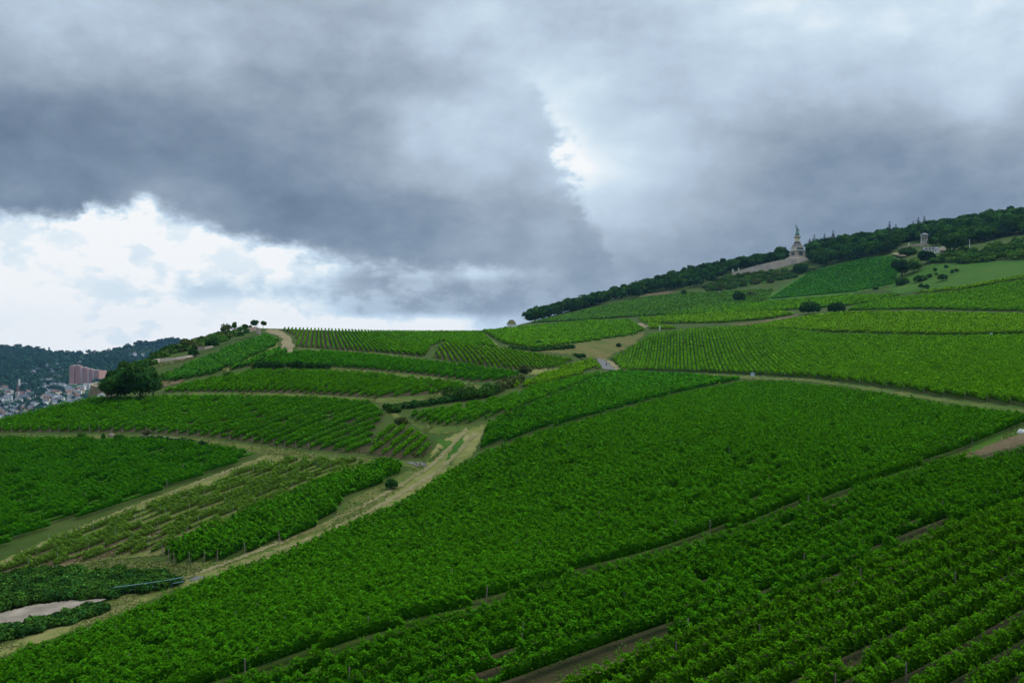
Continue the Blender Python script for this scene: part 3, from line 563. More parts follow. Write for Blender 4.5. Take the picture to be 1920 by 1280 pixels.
def grow_row(p0, d, L, fd, g, e0=False, e1=False):
    """one row: closed leafy hedge core, leaves over it, free shoots above. Returns parts (V, F, T) in world space"""
    n2 = np.array((-d[1], d[0])); k = fd.get('k', 1.0); mid = p0+d*L/2; D = max(mid[1], 40)
    # only the stretch that the view can meet
    ls = np.clip(.00215*D*fd.get('lf', 1.0), .17, 2.2); W, H, Bz = fd['w'], fd['h'], fd['b']; hs = H-Bz
    ph = g.uniform(0, 99); gap = fd.get('gap', .025)
    def prof(s):
        a = .5+.5*np.sin(s*.9/k+ph)*np.sin(s*.37/k+ph*1.7); b_ = np.sin(s*5.0/k+ph*2.1+1.2*np.sin(s*.8+ph))*1.35
        low = np.sin(s*.21+ph*3.1)+np.sin(s*.53+ph*.7); keep = np.clip((low+2.0*(1-2*gap))*3, 0, 1)
        f = 1.0
        if e0: f = f*np.clip(.45+.55*s/(1.3*k), .3, 1)
        if e1: f = f*np.clip(.45+.55*(L-s)/(1.3*k), .3, 1)
        return (.80+.24*a+.10*b_)*(.35+.65*keep)*f, keep
    ds = max(.7*k, ls*1.3); m = max(int(L/ds), 2); s = np.linspace(0, L, m+1); hp, kp = prof(s)
    base = p0[None]+d[None]*s[:, None]; z = gz(base[:, 0], base[:, 1]); core = .5
    sec = np.array([(-.14,.0),(-.30,.55),(-.24,.93),(.24,.93),(.30,.55),(.14,.0)])
    V = np.empty((m+1, 6, 3))
    for j, (a, b_) in enumerate(sec):
        off = a*W*core*1.2*(.8+.4*g.random(m+1))*(.4+.6*kp); V[:, j, :2] = base+n2[None]*off[:, None]; V[:, j, 2] = z+Bz+b_*hs*hp*(.70+.14*g.random(m+1))-ls*.25
    V[[0, -1], :, :2] = base[[0, -1], None]+(V[[0, -1], :, :2]-base[[0, -1], None])*.5
    i = np.arange(m)[:, None]*6+np.arange(6)[None]; j = np.arange(m)[:, None]*6+(np.arange(6)[None]+1) % 6
    Fc = np.stack([i, j, j+6, i+6], -1).reshape(-1, 4)
    base_t = fd['t']*g.uniform(.88, 1.12)
    parts = [(V.reshape(-1, 3), Fc, np.repeat(base_t[None]*g.uniform(.75, 1.05, (m, 1)), 6, 0))]
    area = (2*hs*.8+W)*L; n = int(1.15*area/(ls*ls*.62))
    s = g.uniform(0, L, n); hp, kp = prof(s); ok = g.random(n) < (.25+.75*kp); s, hp, kp = s[ok], hp[ok], kp[ok]; n = len(s)
    th = g.uniform(-1.25, 1.25, n); th = np.where(g.random(n) < .35, th*.5, th)            # around the arch: 0 = top
    lat = np.sin(th)*W*.5*(.75+.5*g.random(n)); hh = (np.cos(th)**.6)*g.uniform(.82, 1.08, n); low = np.abs(th) > .8; hh = np.where(low, g.uniform(.0, .85, n), hh); lat = np.where(low, lat*(.45+.6*hh), lat)
    pos = p0[None]+d[None]*s[:, None]+n2[None]*lat[:, None]; C = np.empty((n, 3)); C[:, :2] = pos; C[:, 2] = gz(pos[:, 0], pos[:, 1])+Bz+hs*hp*hh-ls*.1
    Nn = np.empty((n, 3)); Nn[:, :2] = n2[None]*np.sin(th)[:, None]+d[None]*g.normal(0, .35, (n, 1)); Nn[:, 2] = np.cos(th)*.9+.25; Nn += g.normal(0, .32, (n, 3))
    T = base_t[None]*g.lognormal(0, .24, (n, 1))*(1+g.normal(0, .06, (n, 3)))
    T = T*(.74+.32*hh)[:, None]+T_TIP[None]*(.20*np.clip(hh-.6, 0, .4)/.4)[:, None]  # young leaves paler; lit tops and shaded sides also put into the tint
    yl = (g.random(n) < .05)[:, None]; T = np.where(yl, T_TIP[None]*g.uniform(.6, 1.1, (n, 1)), T)
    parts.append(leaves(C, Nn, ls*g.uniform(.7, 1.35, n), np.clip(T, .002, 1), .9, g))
    sh = fd.get('sh', 1.0)*min(1, 140/D)
    ns = int(L*sh)
    if ns and D < 330:
        s0 = g.uniform(0, L, ns); hp, kp = prof(s0); ok = kp > .5; s0, hp = s0[ok], hp[ok]; ns = len(s0)
        ln = g.uniform(.35, 1.15, ns)*k; q = max(int(1.0/ls*2.6), 3); dirs = np.stack([d[0]*(a := g.normal(0, .6, ns))+n2[0]*(c := g.normal(0, .5, ns)), d[1]*a+n2[1]*c, g.uniform(.5, 1.1, ns)], -1); dirs = unit(dirs)
        t = np.linspace(.15, 1, q)[None]; lat = g.uniform(-.3, .3, ns)*W
        o = p0[None]+d[None]*s0[:, None]+n2[None]*lat[:, None]; O = np.empty((ns, 3)); O[:, :2] = o; O[:, 2] = gz(o[:, 0], o[:, 1])+Bz+hs*hp*.86
        C = O[:, None]+dirs[:, None]*(ln[:, None]*t)[..., None]; C[..., 2] -= (ln[:, None]*t*t*g.uniform(0, .45, (ns, 1)))
        C = C+g.normal(0, .055, C.shape); C = C.reshape(-1, 3); n = len(C)
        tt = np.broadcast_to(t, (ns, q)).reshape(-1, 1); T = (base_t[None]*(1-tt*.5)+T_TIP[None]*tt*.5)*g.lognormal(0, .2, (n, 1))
        Nn = np.repeat(dirs, q, 0)*.2+g.normal(0, .6, (n, 3)); Nn[:, 2] += .6
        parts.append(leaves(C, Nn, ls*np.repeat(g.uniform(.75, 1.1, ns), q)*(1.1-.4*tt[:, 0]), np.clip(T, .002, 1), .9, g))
    return parts
def project(P): return CX+F*P[..., 0]/P[..., 1], HZ-F*P[..., 2]/P[..., 1]
me_post = MB().lathe((0,0,0), [(.055,-.3),(.055,1.75),(.04,1.78)], 6).mesh('post', M_WOOD)
me_stake = MB().lathe((0,0,0), [(.024,-.3),(.024,1.75),(.015,1.78)], 5).mesh('post', M_STAKE)
def build_vineyards():
    g = np.random.default_rng(11); rows = []
    for fi, fd in enumerate(FIELDS):
        for W in row_lines(fd, g):
            if W[-1, 1] < W[0, 1]: W = W[::-1]
            m = (len(W)-1)*12; q = np.linspace(0, len(W)-1, m+1); P = np.stack([np.interp(q, np.arange(len(W)), W[:, j]) for j in (0, 1)], -1); z = gz(P[:, 0], P[:, 1]); px, py = project(np.stack([P[:, 0], P[:, 1], z], -1))
            k = (px > -420) & (px < 2420) & (py < 1370) & (P[:, 1] > 40)
            if k.sum() < 2: continue
            a, b_ = np.nonzero(k)[0][[0, -1]]; P, px, py = P[a:b_+1], px[a:b_+1], py[a:b_+1]
            L = np.linalg.norm(np.diff(P, axis=0), axis=1).sum(); vis = (px > 0) & (px < 1920) & (py < 1300)
            foot = (np.hypot(np.gradient(px), np.gradient(py))*fd['h']*1800/P[:, 1]*.5*vis).sum() if len(P) > 2 else 0
            if L > 2.5: nodes = P[np.unique(np.linspace(0, len(P)-1, max(int(math.ceil(L/20)), 1)+1).round().astype(int))]; rows.append((foot, fi, nodes, L))
    rows.sort(key=lambda r: -r[0]); total = 0; rest = {}; merged = []
    for i, (foot, fi, nodes, L) in enumerate(rows):
        fd = FIELDS[fi]; parts = []
        # long rows are grown in stretches, so that they bend with the slope and leaf size follows distance
        for q, (A, B) in enumerate(zip(nodes[:-1], nodes[1:])): dd = np.linalg.norm(B-A); parts += grow_row(A, (B-A)/dd, dd, fd, g, q == 0, q == len(nodes)-2)
        p0 = nodes[0]; d = unit(nodes[1]-nodes[0]); cum = np.concatenate([[0], np.cumsum(np.linalg.norm(np.diff(nodes, axis=0), axis=1))])
        along = lambda q: np.array([np.interp(q, cum, nodes[:, j]) for j in (0, 1)])
        V, Fc, T = cat_parts(parts); total += len(Fc)
        if i < 296:
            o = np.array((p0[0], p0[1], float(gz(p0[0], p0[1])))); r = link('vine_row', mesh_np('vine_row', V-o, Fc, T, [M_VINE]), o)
            tag(r, fd['label'], 'vine row', 'vine rows: '+fd['label'].split(' in the ')[-1].split(' on the ')[-1][:60])
            if fd.get('post'): 
                c = link('post', me_post, (-d[0]*.5, -d[1]*.5, float(gz(*(p0-d*.5)))-o[2]), r); c.rotation_euler = (g.normal(0, .06), g.normal(0, .06), 0)
            elif fd.get('stakes'):
                for q in np.arange(g.uniform(0, 4), L, 5.2): 
                    e = along(q); c = link('post', me_stake, (e[0]-p0[0], e[1]-p0[1], float(gz(*e))-o[2]), r); c.rotation_euler = (g.normal(0, .05), g.normal(0, .05), 0)
            elif i < 90:
                for q in np.arange(g.uniform(0, 9), L, 11.0):
                    if g.random() < .8: continue
                    e = along(q)-np.array((-d[1], d[0]))*.42*np.sign(-d[1]*0+1); c = link('post', me_post, (e[0]-p0[0], e[1]-p0[1], float(gz(*e))-o[2]), r); c.rotation_euler = (g.normal(0, .05), g.normal(0, .05), 0)
        else: merged.append((V, Fc, T))
    print('VINES rows', len(rows), 'leaves', total, 'merged', len(merged), 'foot at 296', rows[min(295, len(rows)-1)][0])
    V, Fc, T = cat_parts(merged)
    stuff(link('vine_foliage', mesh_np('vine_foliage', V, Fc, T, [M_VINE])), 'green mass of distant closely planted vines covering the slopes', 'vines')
build_vineyards()

# ================================================================ the far bank
FS = np.array([(-900,640),(-300,636),(-60,646),(0,650),(35,649),(60,653),(92,660),(130,662),(185,663),(205,658),(240,650),(262,643),(285,639),(340,636),(420,640),(600,660),(1400,690)], float)
_FY = np.array([600,636,650,662,690,720,750,780,820,870,940], float); _FD = np.array([4700,4300,4000,3750,3200,2850,2560,2350,2150,1950,1750], float)
def far_at(px, py):
    px = np.asarray(px, float); py = np.maximum(np.asarray(py, float), np.interp(px, FS[:, 0], FS[:, 1])); D = np.interp(py, _FY, _FD)
    return np.stack([(px-CX)/F*D, D, np.maximum((HZ-py)/F*D, -151.0)], -1)
def build_far():
    px = np.arange(-900, 1401, 6.0); s = np.interp(px, FS[:, 0], FS[:, 1]); t = np.linspace(0, 1, 90)**1.3
    P = far_at(np.repeat(px[:, None], 90, 1), s[:, None]+(900-s[:, None])*t[None]); back = []
    for dD, dz in ((120, 6), (400, 60), (900, 220)):
        D = P[:, 0, 1]+dD; back.append(np.stack([P[:, 0, 0], D, np.maximum(P[:, 0, 2]-dz, -151)], -1))
    V = np.concatenate([np.stack(back[::-1], 1), P], 1); struct(link('far_hills', grid_mesh('far_hills', V, V.shape[0], V.shape[1], M_FARG)))
build_far()

# ================================================================ trees
def lobe(c, rx, ry, rz, ls, tint, g, cov=1.25, low=-.75, lump=.16):
    """leaves through the outer shell of one rounded clump of a crown"""
    n = max(int(cov*4*math.pi*((rx*ry+rx*rz+ry*rz)/3)/(ls*ls*.62)), 10)
    d = unit(g.normal(size=(int(n*1.35), 3))); d = d[d[:, 2] > low][:n]; n = len(d)
    r = (1+lump*wob(d[:, 0]*3+c[0], d[:, 1]*3+d[:, 2]*4+c[1], 1.6, 1))*(1-.32*g.random(n)**2.2)
    C = np.array(c)+d*r[:, None]*np.array((rx, ry, rz)); Nn = d*.9+g.normal(0, .45, (n, 3)); Nn[:, 2] += .25
    T = np.asarray(tint)[None]*g.lognormal(0, .26, (n, 1))*(1+g.normal(0, .07, (n, 3)))
    return leaves(C, Nn, ls*g.uniform(.7, 1.4, n), np.clip(T, .001, 1), .85, g)
TR_DARK = np.array((.020,.066,.012)); TR_MID = np.array((.034,.092,.012)); TR_LITE = np.array((.060,.130,.016)); TR_OLV = np.array((.066,.094,.024)); TR_CON = np.array((.011,.036,.014))
def crown_parts(W, H, z0, ls, tint, g, n=9, dome=.9):
    """a rounded uneven crown of width W between z0 and H"""
    P = []; hh = H-z0
    for k in range(n):
        a = g.uniform(0, 6.28); q = math.sqrt(g.random())*.62; x, y = q*W*.5*math.cos(a), q*W*.5*math.sin(a)
        top = math.sqrt(max(1-(q*dome)**2, .1)); r = W*g.uniform(.17, .27); zc = z0+hh*(.30+.70*top*g.uniform(.5, 1.0))-r*.85; zc = max(zc, z0+r*.45)
        P.append(lobe((x, y, zc), r, r, r*g.uniform(.75, 1.0), ls, tint*g.uniform(.75, 1.28)*np.array((g.uniform(.85, 1.2), 1, g.uniform(.85, 1.15))), g))
    P.append(lobe((0, 0, z0+hh*.45), W*.36, W*.36, hh*.42, ls, tint, g, .8))
    return P
def trunk_mesh(H, z0, W, g, r0=None):
    r0 = r0 or H*.028; m = MB(); top = np.array((g.normal(0, .02)*H, g.normal(0, .02)*H, z0+(H-z0)*.55)); mid = top*np.array((.4, .4, .5))
    m.tube([(0,0,-.4), mid, top], [r0*1.2, r0*.8, r0*.35], 7)
    for k in range(6):
        a = 6.28*k/6+g.normal(0, .3); s = mid+(top-mid)*g.uniform(-.1, .7); e = s+np.array((math.cos(a)*W*.33, math.sin(a)*W*.33, (H-z0)*g.uniform(.12, .4)))
        m.tube([s, (s+e)/2+np.array((0,0,-.04*H)), e], [r0*.5, r0*.35, r0*.15], 5)
    return m.mesh('trunk', M_BARK)
def leafmesh(name, P): V, Fc, T = cat_parts(P); return mesh_np(name, V, Fc, T, [M_TREE])
def tree(name, pos, H, W, z0f, ls, tint, label, cat='tree', group=None, seed=0, n=9, lean=0):
    g = np.random.default_rng(seed); o = empty(name, pos); tag(o, label, cat, group); z0 = H*z0f
    link('crown', leafmesh('crown', crown_parts(W, H, z0, ls, tint, g, n)), parent=o); link('trunk', trunk_mesh(H, z0, W, g), parent=o)
    if lean: o.rotation_euler = (0, lean, 0)
    return o
def conifer(pos, H, W, ls, label, seed=0, group=None):
    g = np.random.default_rng(seed); o = empty('conifer', pos); tag(o, label, 'tree', group); P = []; k = 12
    for i in range(k):
        f = i/(k-1); r = W*.5*(1-f)*.95+W*.04; n = max(int(11*(1-f)+3), 4)
        for j in range(n):
            a = 6.28*j/n+g.uniform(0, 1); rr = r*g.uniform(.6, 1.1); m = max(int(rr/ls*5), 4); t = np.linspace(.2, 1, m)
            C = np.stack([math.cos(a)*rr*t+g.normal(0, .3*ls, m), math.sin(a)*rr*t+g.normal(0, .3*ls, m), H*(.12+.88*f)-t*rr*.35+g.normal(0, .35*ls, m)], -1)
            P.append(leaves(C, np.stack([g.normal(0, .4, m), g.normal(0, .4, m), np.ones(m)], -1), ls*g.uniform(.8, 1.3, m), TR_CON[None]*g.lognormal(0, .2, (m, 1)), .9, g))
    link('crown', leafmesh('crown', P), parent=o); m = MB().tube([(0,0,-.3), (0,0,H*.97)], [H*.018, H*.003], 6); link('trunk', m.mesh('trunk', M_BARK), parent=o); return o
def bush(pos, H, W, ls, tint, label, cat='bush', group=None, seed=0, n=7, name='bush'):
    g = np.random.default_rng(seed); P = []
    for k in range(n):
        a = g.uniform(0, 6.28); q = math.sqrt(g.random())*.5; r = W*g.uniform(.2, .3); rz = min(r, H*.5)
        zc = rz*.7+(H-1.7*rz)*max(0, 1-1.2*q)*g.uniform(.6, 1); P.append(lobe((q*W*.6*math.cos(a), q*W*.6*math.sin(a), zc), r, r, rz, ls, tint*g.uniform(.75, 1.25), g, 1.3, -.6))
    return tag(link(name, leafmesh(name, P), pos), label, cat, group)
def px_obj(px, py, h, w):
    p = at(px, py); k = p[1]/F; return tuple(p), h*k, w*k, p[1]
# the big tree by the bastion and its companions
p, H, W, D = px_obj(263, 751, 72, 78); tree('broadleaf_tree', p, H, W, .05, .5, TR_DARK*1.15, 'very large spreading dark tree beside the stone bastion on the left spur', seed=3, n=19)
p, H, W, D = px_obj(220, 753, 56, 66); tree('broadleaf_tree', p, H, W, .04, .5, TR_DARK*.8+TR_MID*.3, 'broad lower tree between the stone bastion and the very large dark tree', seed=8, n=15)
p, H, W, D = px_obj(286, 746, 46, 36); tree('broadleaf_tree', p, H, W, .22, .5, TR_MID, 'smaller airy tree leaning out on the right of the very large dark tree', seed=4, n=8, lean=.12)
p, H, W, D = px_obj(209, 722, 30, 22); tree('broadleaf_tree', p, H, W, .15, .55, TR_DARK, 'dark tree just behind the left shoulder of the very large tree', seed=5, n=7)
p, H, W, D = px_obj(233, 698, 27, 26); tree('broadleaf_tree', p, H, W, .1, .6, TR_MID*.9, 'rounded tree rising above the top of the very large tree', seed=6, n=8)
RT = [(477,614,17,19,.2,0,TR_DARK,'round crowned tree on the ridge end beside the sandy path, left of a leaning one'),
      (493,614,15,14,.28,.14,TR_DARK,'leaning small tree nearest to the sandy path on the ridge'),
      (460,617,14,15,.05,0,TR_DARK,'compact dark tree on the ridge between a round crowned and a pointed tree'),
      (439,624,23,14,.04,0,TR_MID,'pointed tree on the ridge, tallest of the ridge trees'),
      (422,630,24,22,.15,0,TR_OLV,'thin airy tree on the ridge with sky showing through its top'),
      (376,646,17,18,.1,0,TR_DARK,'dark rounded tree on the lower ridge left of the terrace steps'),
      (347,654,21,27,.1,0,TR_OLV,'wide pale tree at the left end of the ridge against the blue hill')]
for i, (x, y, h, w, z0, ln, t, lab) in enumerate(RT):
    p, H, W, D = px_obj(x, y, h, w); tree('ridge_tree', p, H, W, z0, .55, t, lab, seed=20+i, n=7, lean=ln)
BU = [(410,632,14,18,TR_MID,'low green bush on the ridge below the thin airy tree'),(398,637,9,12,TR_DARK,'small dark bush on the ridge beside the dark rounded tree'),
 (363,668,16,22,TR_DARK,'round dark bush alone on the terraced slope under the ridge'),(263,680,14,15,TR_OLV,'brownish bush above the pink terrace wall'),
 (470,617,9,9,TR_OLV,'reddish scrub between two ridge trees'),(300,668,10,32,TR_MID,'long low bush on top of the pink terrace wall'),
 (180,724,8,18,TR_OLV,'brownish bush on top of the tan stone bastion'),(325,660,9,26,TR_MID,'low hedge-like bush below the wide pale ridge tree'),
 (1520,589,27,40,TR_DARK,'large round dark bush in the yellow-green vines, nearer the forked track'),(1570,587,23,37,TR_DARK,'wide dark bush right of the other round bush in the yellow-green vines'),
 (1383,566,21,30,TR_DARK,'dark bush clump standing in the far vines left of the knoll'),(1412,556,10,26,TR_OLV,'low brown scrub beside the dark clump in the far vines'),
 (1283,553,11,14,TR_DARK,'small round bush below the far forest edge'),(1643,547,17,12,TR_MID,'narrow bush on the seam right of the knoll'),
 (1727,543,14,11,TR_DARK,'left one of two touching round bushes at the foot of the meadow'),(1737,543,13,11,TR_DARK,'right one of two touching round bushes at the foot of the meadow'),
 (1768,527,17,18,TR_DARK,'dark spreading bush in the middle of the scrubby meadow'),(1774,508,15,9,TR_DARK,'upright bush high on the scrubby meadow'),
 (1785,516,12,7,TR_DARK,'slim dark bush on the right of the scrubby meadow'),(1753,509,10,8,TR_MID,'small green bush at the top of the scrubby meadow'),
 (1743,521,11,12,TR_MID,'pale green bush left of the dark spreading one on the meadow'),(1794,510,9,9,TR_OLV,'faded bush at the upper right of the scrubby meadow'),
 (1755,517,8,6,TR_MID,'tiny upright bush between others on the scrubby meadow'),(1693,534,14,34,TR_MID,'light scrub at the foot of the dark tree group'),
 (1725,528,13,26,TR_MID,'light green scrub between the dark tree group and the meadow'),
 (277,822,24,19,TR_OLV*np.array((1.2,.95,1.6)),'grey-green bush standing by the lane below the tidy vineyard'),(193,826,15,10,TR_DARK,'dark small bush left of a pale stone by the lane'),
 (222,826,13,24,TR_DARK,'low dark bush at the corner of the patchy vine plot'),(268,832,11,18,TR_DARK,'squat dark bush below the grey-green bush'),
 (153,822,12,18,TR_MID,'green bush at the lane edge left of the dark small one'),(20,826,10,26,TR_MID,'low bush at the far left end of the lane'),
 (735,917,22,30,TR_DARK,'round bush on the grassy strip between the two tracks'),(738,772,12,28,TR_MID,'green bush inside the lane bend'),
 (752,795,14,26,TR_OLV,'yellowish bush in the grass below the lane bend'),(1160,650,8,10,TR_DARK,'small round bush on the brown meadow near the road'),
 (1085,670,8,28,TR_DARK,'dark low thicket beside the yellowish vine plot and the road'),(948,618,7,10,TR_DARK,'bush leaning on the left side of the stone hut'),
 (976,618,4,6,TR_DARK,'tiny bush right of the stone hut'),(1010,648,10,20,TR_DARK,'dark shrub in the dark hedge line under the hut plot'),
 (430,708,12,22,TR_MID,'green bush at the left end of the long dark hedge'),(478,690,9,16,TR_OLV*np.array((1.5,1.2,.6)),'yellow bush at the left end of the long dark hedge'),
 (985,700,16,34,TR_OLV,'rough olive bush where the hedge meets the plot corner'),(268,1112,17,30,TR_DARK,'leafy bush hiding the middle of the teal railing')]
for i, (x, y, h, w, t, lab) in enumerate(BU):
    p, H, W, D = px_obj(x, y, h, w); bush(p, H, W, np.clip(.0017*D, .2, 1.2), t, lab, seed=50+i)
BT = [(1690,519,36,36,TR_DARK*.8,'dark tree at the left of the group below the pavilion'),(1713,512,30,34,TR_LITE,'light green tree in the middle of the group below the pavilion'),
 (1738,494,26,36,TR_DARK*.7,'near black tree directly below the white restaurant house'),(1790,479,46,50,TR_MID,'big round tree right of the white restaurant house'),
 (1749,463,20,22,TR_MID,'tree partly covering the right side of the columned pavilion'),(1703,478,15,40,TR_MID*.9,'wide low tree below the tan terrace left of the pavilion'),
 (1462,489,30,26,TR_LITE*.8,'light round tree left of the monument'),(1502,512,19,34,TR_DARK,'dark tree under the right corner of the monument terrace')]
for i, (x, y, h, w, t, lab) in enumerate(BT):
    p, H, W, D = px_obj(x, y, h, w); tree('broadleaf_tree', p, H, W, .08, 1.25, t, lab, seed=120+i, n=10)
for i, (x, y, h, w, lab) in enumerate([(1518,472,28,13,'conifer just right of the monument, lower of two'),(1527,470,34,16,'conifer right of the monument, taller of two'),
 (1546,466,32,12,'slender conifer on the skyline between the monument and the high wood'),(1562,463,36,16,'dark conifer standing above the wood right of the monument'),
 (1668,452,38,14,'pointed conifer on the skyline left of the pavilion'),(1680,450,30,12,'shorter conifer beside the pointed one on the skyline'),
 (1712,446,32,13,'left conifer of the three above the pavilion'),(1722,444,38,16,'middle conifer of the three above the pavilion'),(1733,443,39,18,'right and widest conifer of the three above the pavilion'),
 (1768,436,27,12,'low conifer tip on the skyline above the restaurant'),(1822,430,30,12,'conifer tip on the skyline above the white pole')]):
    p, H, W, D = px_obj(x, y, h*.95, w*1.6); conifer(p, H, W, .9, lab, 200+i)

# woods and scrub that read as one mass
def mass(name, pts, ls, label, cat, gseed):
    g = np.random.default_rng(gseed); P = []
    for (x, y, z), W, H, t in pts:
        for k in range(3):
            r = W*g.uniform(.28, .42); o = g.normal(0, .16, 2)*W
            P.append(lobe((x+o[0], y+o[1], z+max(H-r*.8-abs(g.normal(0, .12))*H, r*.5)), r, r, r*.85, ls*g.uniform(.8, 1.1), t*g.uniform(.6, 1.5), g, 1.0, -.35))
        P.append(lobe((x, y, z+H*.42), W*.42, W*.42, H*.42, ls*1.2, t, g, .7, -.5))
    V, Fc, T = cat_parts(P); return stuff(link(name, mesh_np(name, V, Fc, T, [M_TREE])), label, cat)
def wood_points(lo, hi, n, over, Hm, Wm, gseed, tints, ex=()):
    """tree places between a lower edge and the crest (carried on behind it)"""
    g = np.random.default_rng(gseed); out = []; tries = 0
    while len(out) < n and tries < n*30:
        tries += 1; x = g.uniform(lo[0][0], lo[-1][0]); yl = np.interp(x, [q[0] for q in lo], [q[1] for q in lo]); s = float(skyline(np.array(x)))
        if yl <= s+.5: continue
        Dl, Ds = float(depth(x, yl)), float(depth(x, s)); D = Dl+(Ds*(1+over)-Dl)*g.random()
        X = (x-CX)/F*D; z = float(gz(X, D)) if D < Ds else (HZ-s)/F*Ds+(D-Ds)*.03
        yy = HZ-F*z/D
        if any(inside(np.array(x), np.array(yy), q) for q in ex): continue
        out.append(((X, D, z), Wm*g.uniform(.75, 1.3), Hm*g.uniform(.72, 1.18), tints[g.integers(len(tints))]))
    return out
LOW = [(968,607),(1000,604),(1050,590),(1100,577),(1150,566),(1200,557),(1250,546),(1300,540),(1340,531),(1380,505),(1440,496),(1475,492)]
mass('forest', wood_points(LOW, None, 520, .05, 11.5, 9.5, 31, [TR_DARK, TR_DARK*.85, TR_MID*.8]), 1.7, 'dark wood along the crest of the far slope, left of the monument', 'forest', 41)
LOW2 = [(1514,512),(1540,502),(1600,490),(1660,478),(1690,470),(1720,458),(1760,462),(1800,462),(1850,452),(1920,440),(2060,415)]
EX = [[(1684,456),(1722,451),(1765,456),(1772,482),(1680,482)],[(1480,470),(1514,470),(1530,516),(1490,516)]]
mass('forest', wood_points(LOW2, None, 900, .07, 13, 11, 32, [TR_DARK, TR_DARK*.8, TR_MID*.85, TR_MID], EX), 1.7, 'dense high wood on the hilltop right of the monument', 'forest', 42)
def scrub(poly, n, Hm, Wm, gseed, tints):
    g = np.random.default_rng(gseed); a = np.array(poly, float); out = []; t = 0
    while len(out) < n and t < n*40:
        t += 1; x, y = g.uniform(a[:, 0].min(), a[:, 0].max()), g.uniform(a[:, 1].min(), a[:, 1].max())
        if inside(np.array(x), np.array(y), poly): out.append((tuple(at(x, y)), Wm*g.uniform(.6, 1.4), Hm*g.uniform(.6, 1.3), tints[g.integers(len(tints))]))
    return out
mass('shrubbery', scrub([(1745,494),(1780,478),(1850,466),(1930,452),(2060,435),(2060,470),(1930,488),(1850,492),(1790,497)], 260, 4.5, 6.5, 33, [TR_LITE, TR_MID, TR_LITE*.8]), 1.2, 'bright green shrubs in a broad belt under the hilltop wood', 'shrubs', 43)
mass('shrubbery', scrub([(1310,543),(1375,517),(1440,512),(1490,505),(1530,510),(1480,523),(1400,538),(1330,548)], 170, 3.2, 6, 34, [TR_MID, TR_LITE*.7, TR_OLV*.7]), 1.2, 'rough scrub on the bank below the pink terrace wall', 'shrubs', 44)
mass('undergrowth', scrub([(-60,1104),(0,1086),(90,1074),(250,1076),(320,1086),(340,1096),(230,1116),(190,1124),(60,1130),(0,1146),(-60,1160)], 420, 1.0, 2.0, 35, [TR_MID, TR_DARK, TR_MID]), .3, 'dark tangled growth on the bank behind the teal railing', 'undergrowth', 45)
mass('undergrowth', scrub([(-60,1215),(0,1183),(60,1170),(150,1148),(190,1140),(200,1146),(150,1164),(70,1186),(0,1202),(-60,1230)], 130, .8, 1.5, 36, [TR_DARK, TR_MID]), .3, 'strip of dark weeds in front of the pale concrete path', 'undergrowth', 46)
mass('undergrowth', scrub([(205,680),(260,664),(330,652),(400,634),(450,622),(470,620),(450,630),(390,652),(300,668),(250,684)], 230, 2.0, 4.0, 37, [TR_MID, TR_OLV, TR_DARK]), .8, 'scrubby growth on the terraces of the left ridge', 'undergrowth', 47)
def hedge(pts, H, W, ls, t, label, seed):
    g = np.random.default_rng(seed); a = np.array(pts, float); P = []
    for k in range(len(a)-1):
        A, B = at(*a[k]), at(*a[k+1]); L = np.linalg.norm(B-A); m = max(int(L/(W*.6)), 1)
        for q in range(m+1):
            c = A+(B-A)*q/m; r = W*.5*g.uniform(.8, 1.25); hh = H*g.uniform(.75, 1.15); P.append(lobe((c[0]+g.normal(0, .15*W), c[1], float(gz(c[0], c[1]))+hh*.45), r, r, hh*.55, ls, t*g.uniform(.8, 1.25), g, 1.2, -.6))
    return tag(link('hedge', leafmesh('hedge', P)), label, 'hedge')
hedge([(482,692),(520,691),(560,690),(612,692)], 2.2, 2.6, .55, TR_DARK*.8, 'long dark hedge between two vine plots on the left slope', 61)
hedge([(728,768),(770,764),(815,758),(850,752)], 1.6, 2.4, .45, TR_DARK, 'low dark hedge along the inside of the lane bend', 62)
hedge([(850,752),(880,748),(910,744),(926,738)], 3.2, 3.6, .45, TR_MID*.9, 'tall leafy hedge in the gully above the wedge of vines', 63)
hedge([(926,738),(950,726),(975,714)], 2.4, 3.0, .5, TR_OLV*.9, 'rough olive hedge at the upper end of the gully', 64)
hedge([(955,655),(1000,659),(1060,654),(1075,652)], 1.8, 2.4, .8, TR_DARK, 'dark hedge under the stone hut plot', 65)
hedge([(250,825),(290,824),(340,828),(385,836)], .9, 1.2, .4, TR_DARK*.8, 'dark overgrown wall line along the lane beside the patchy vines', 66)

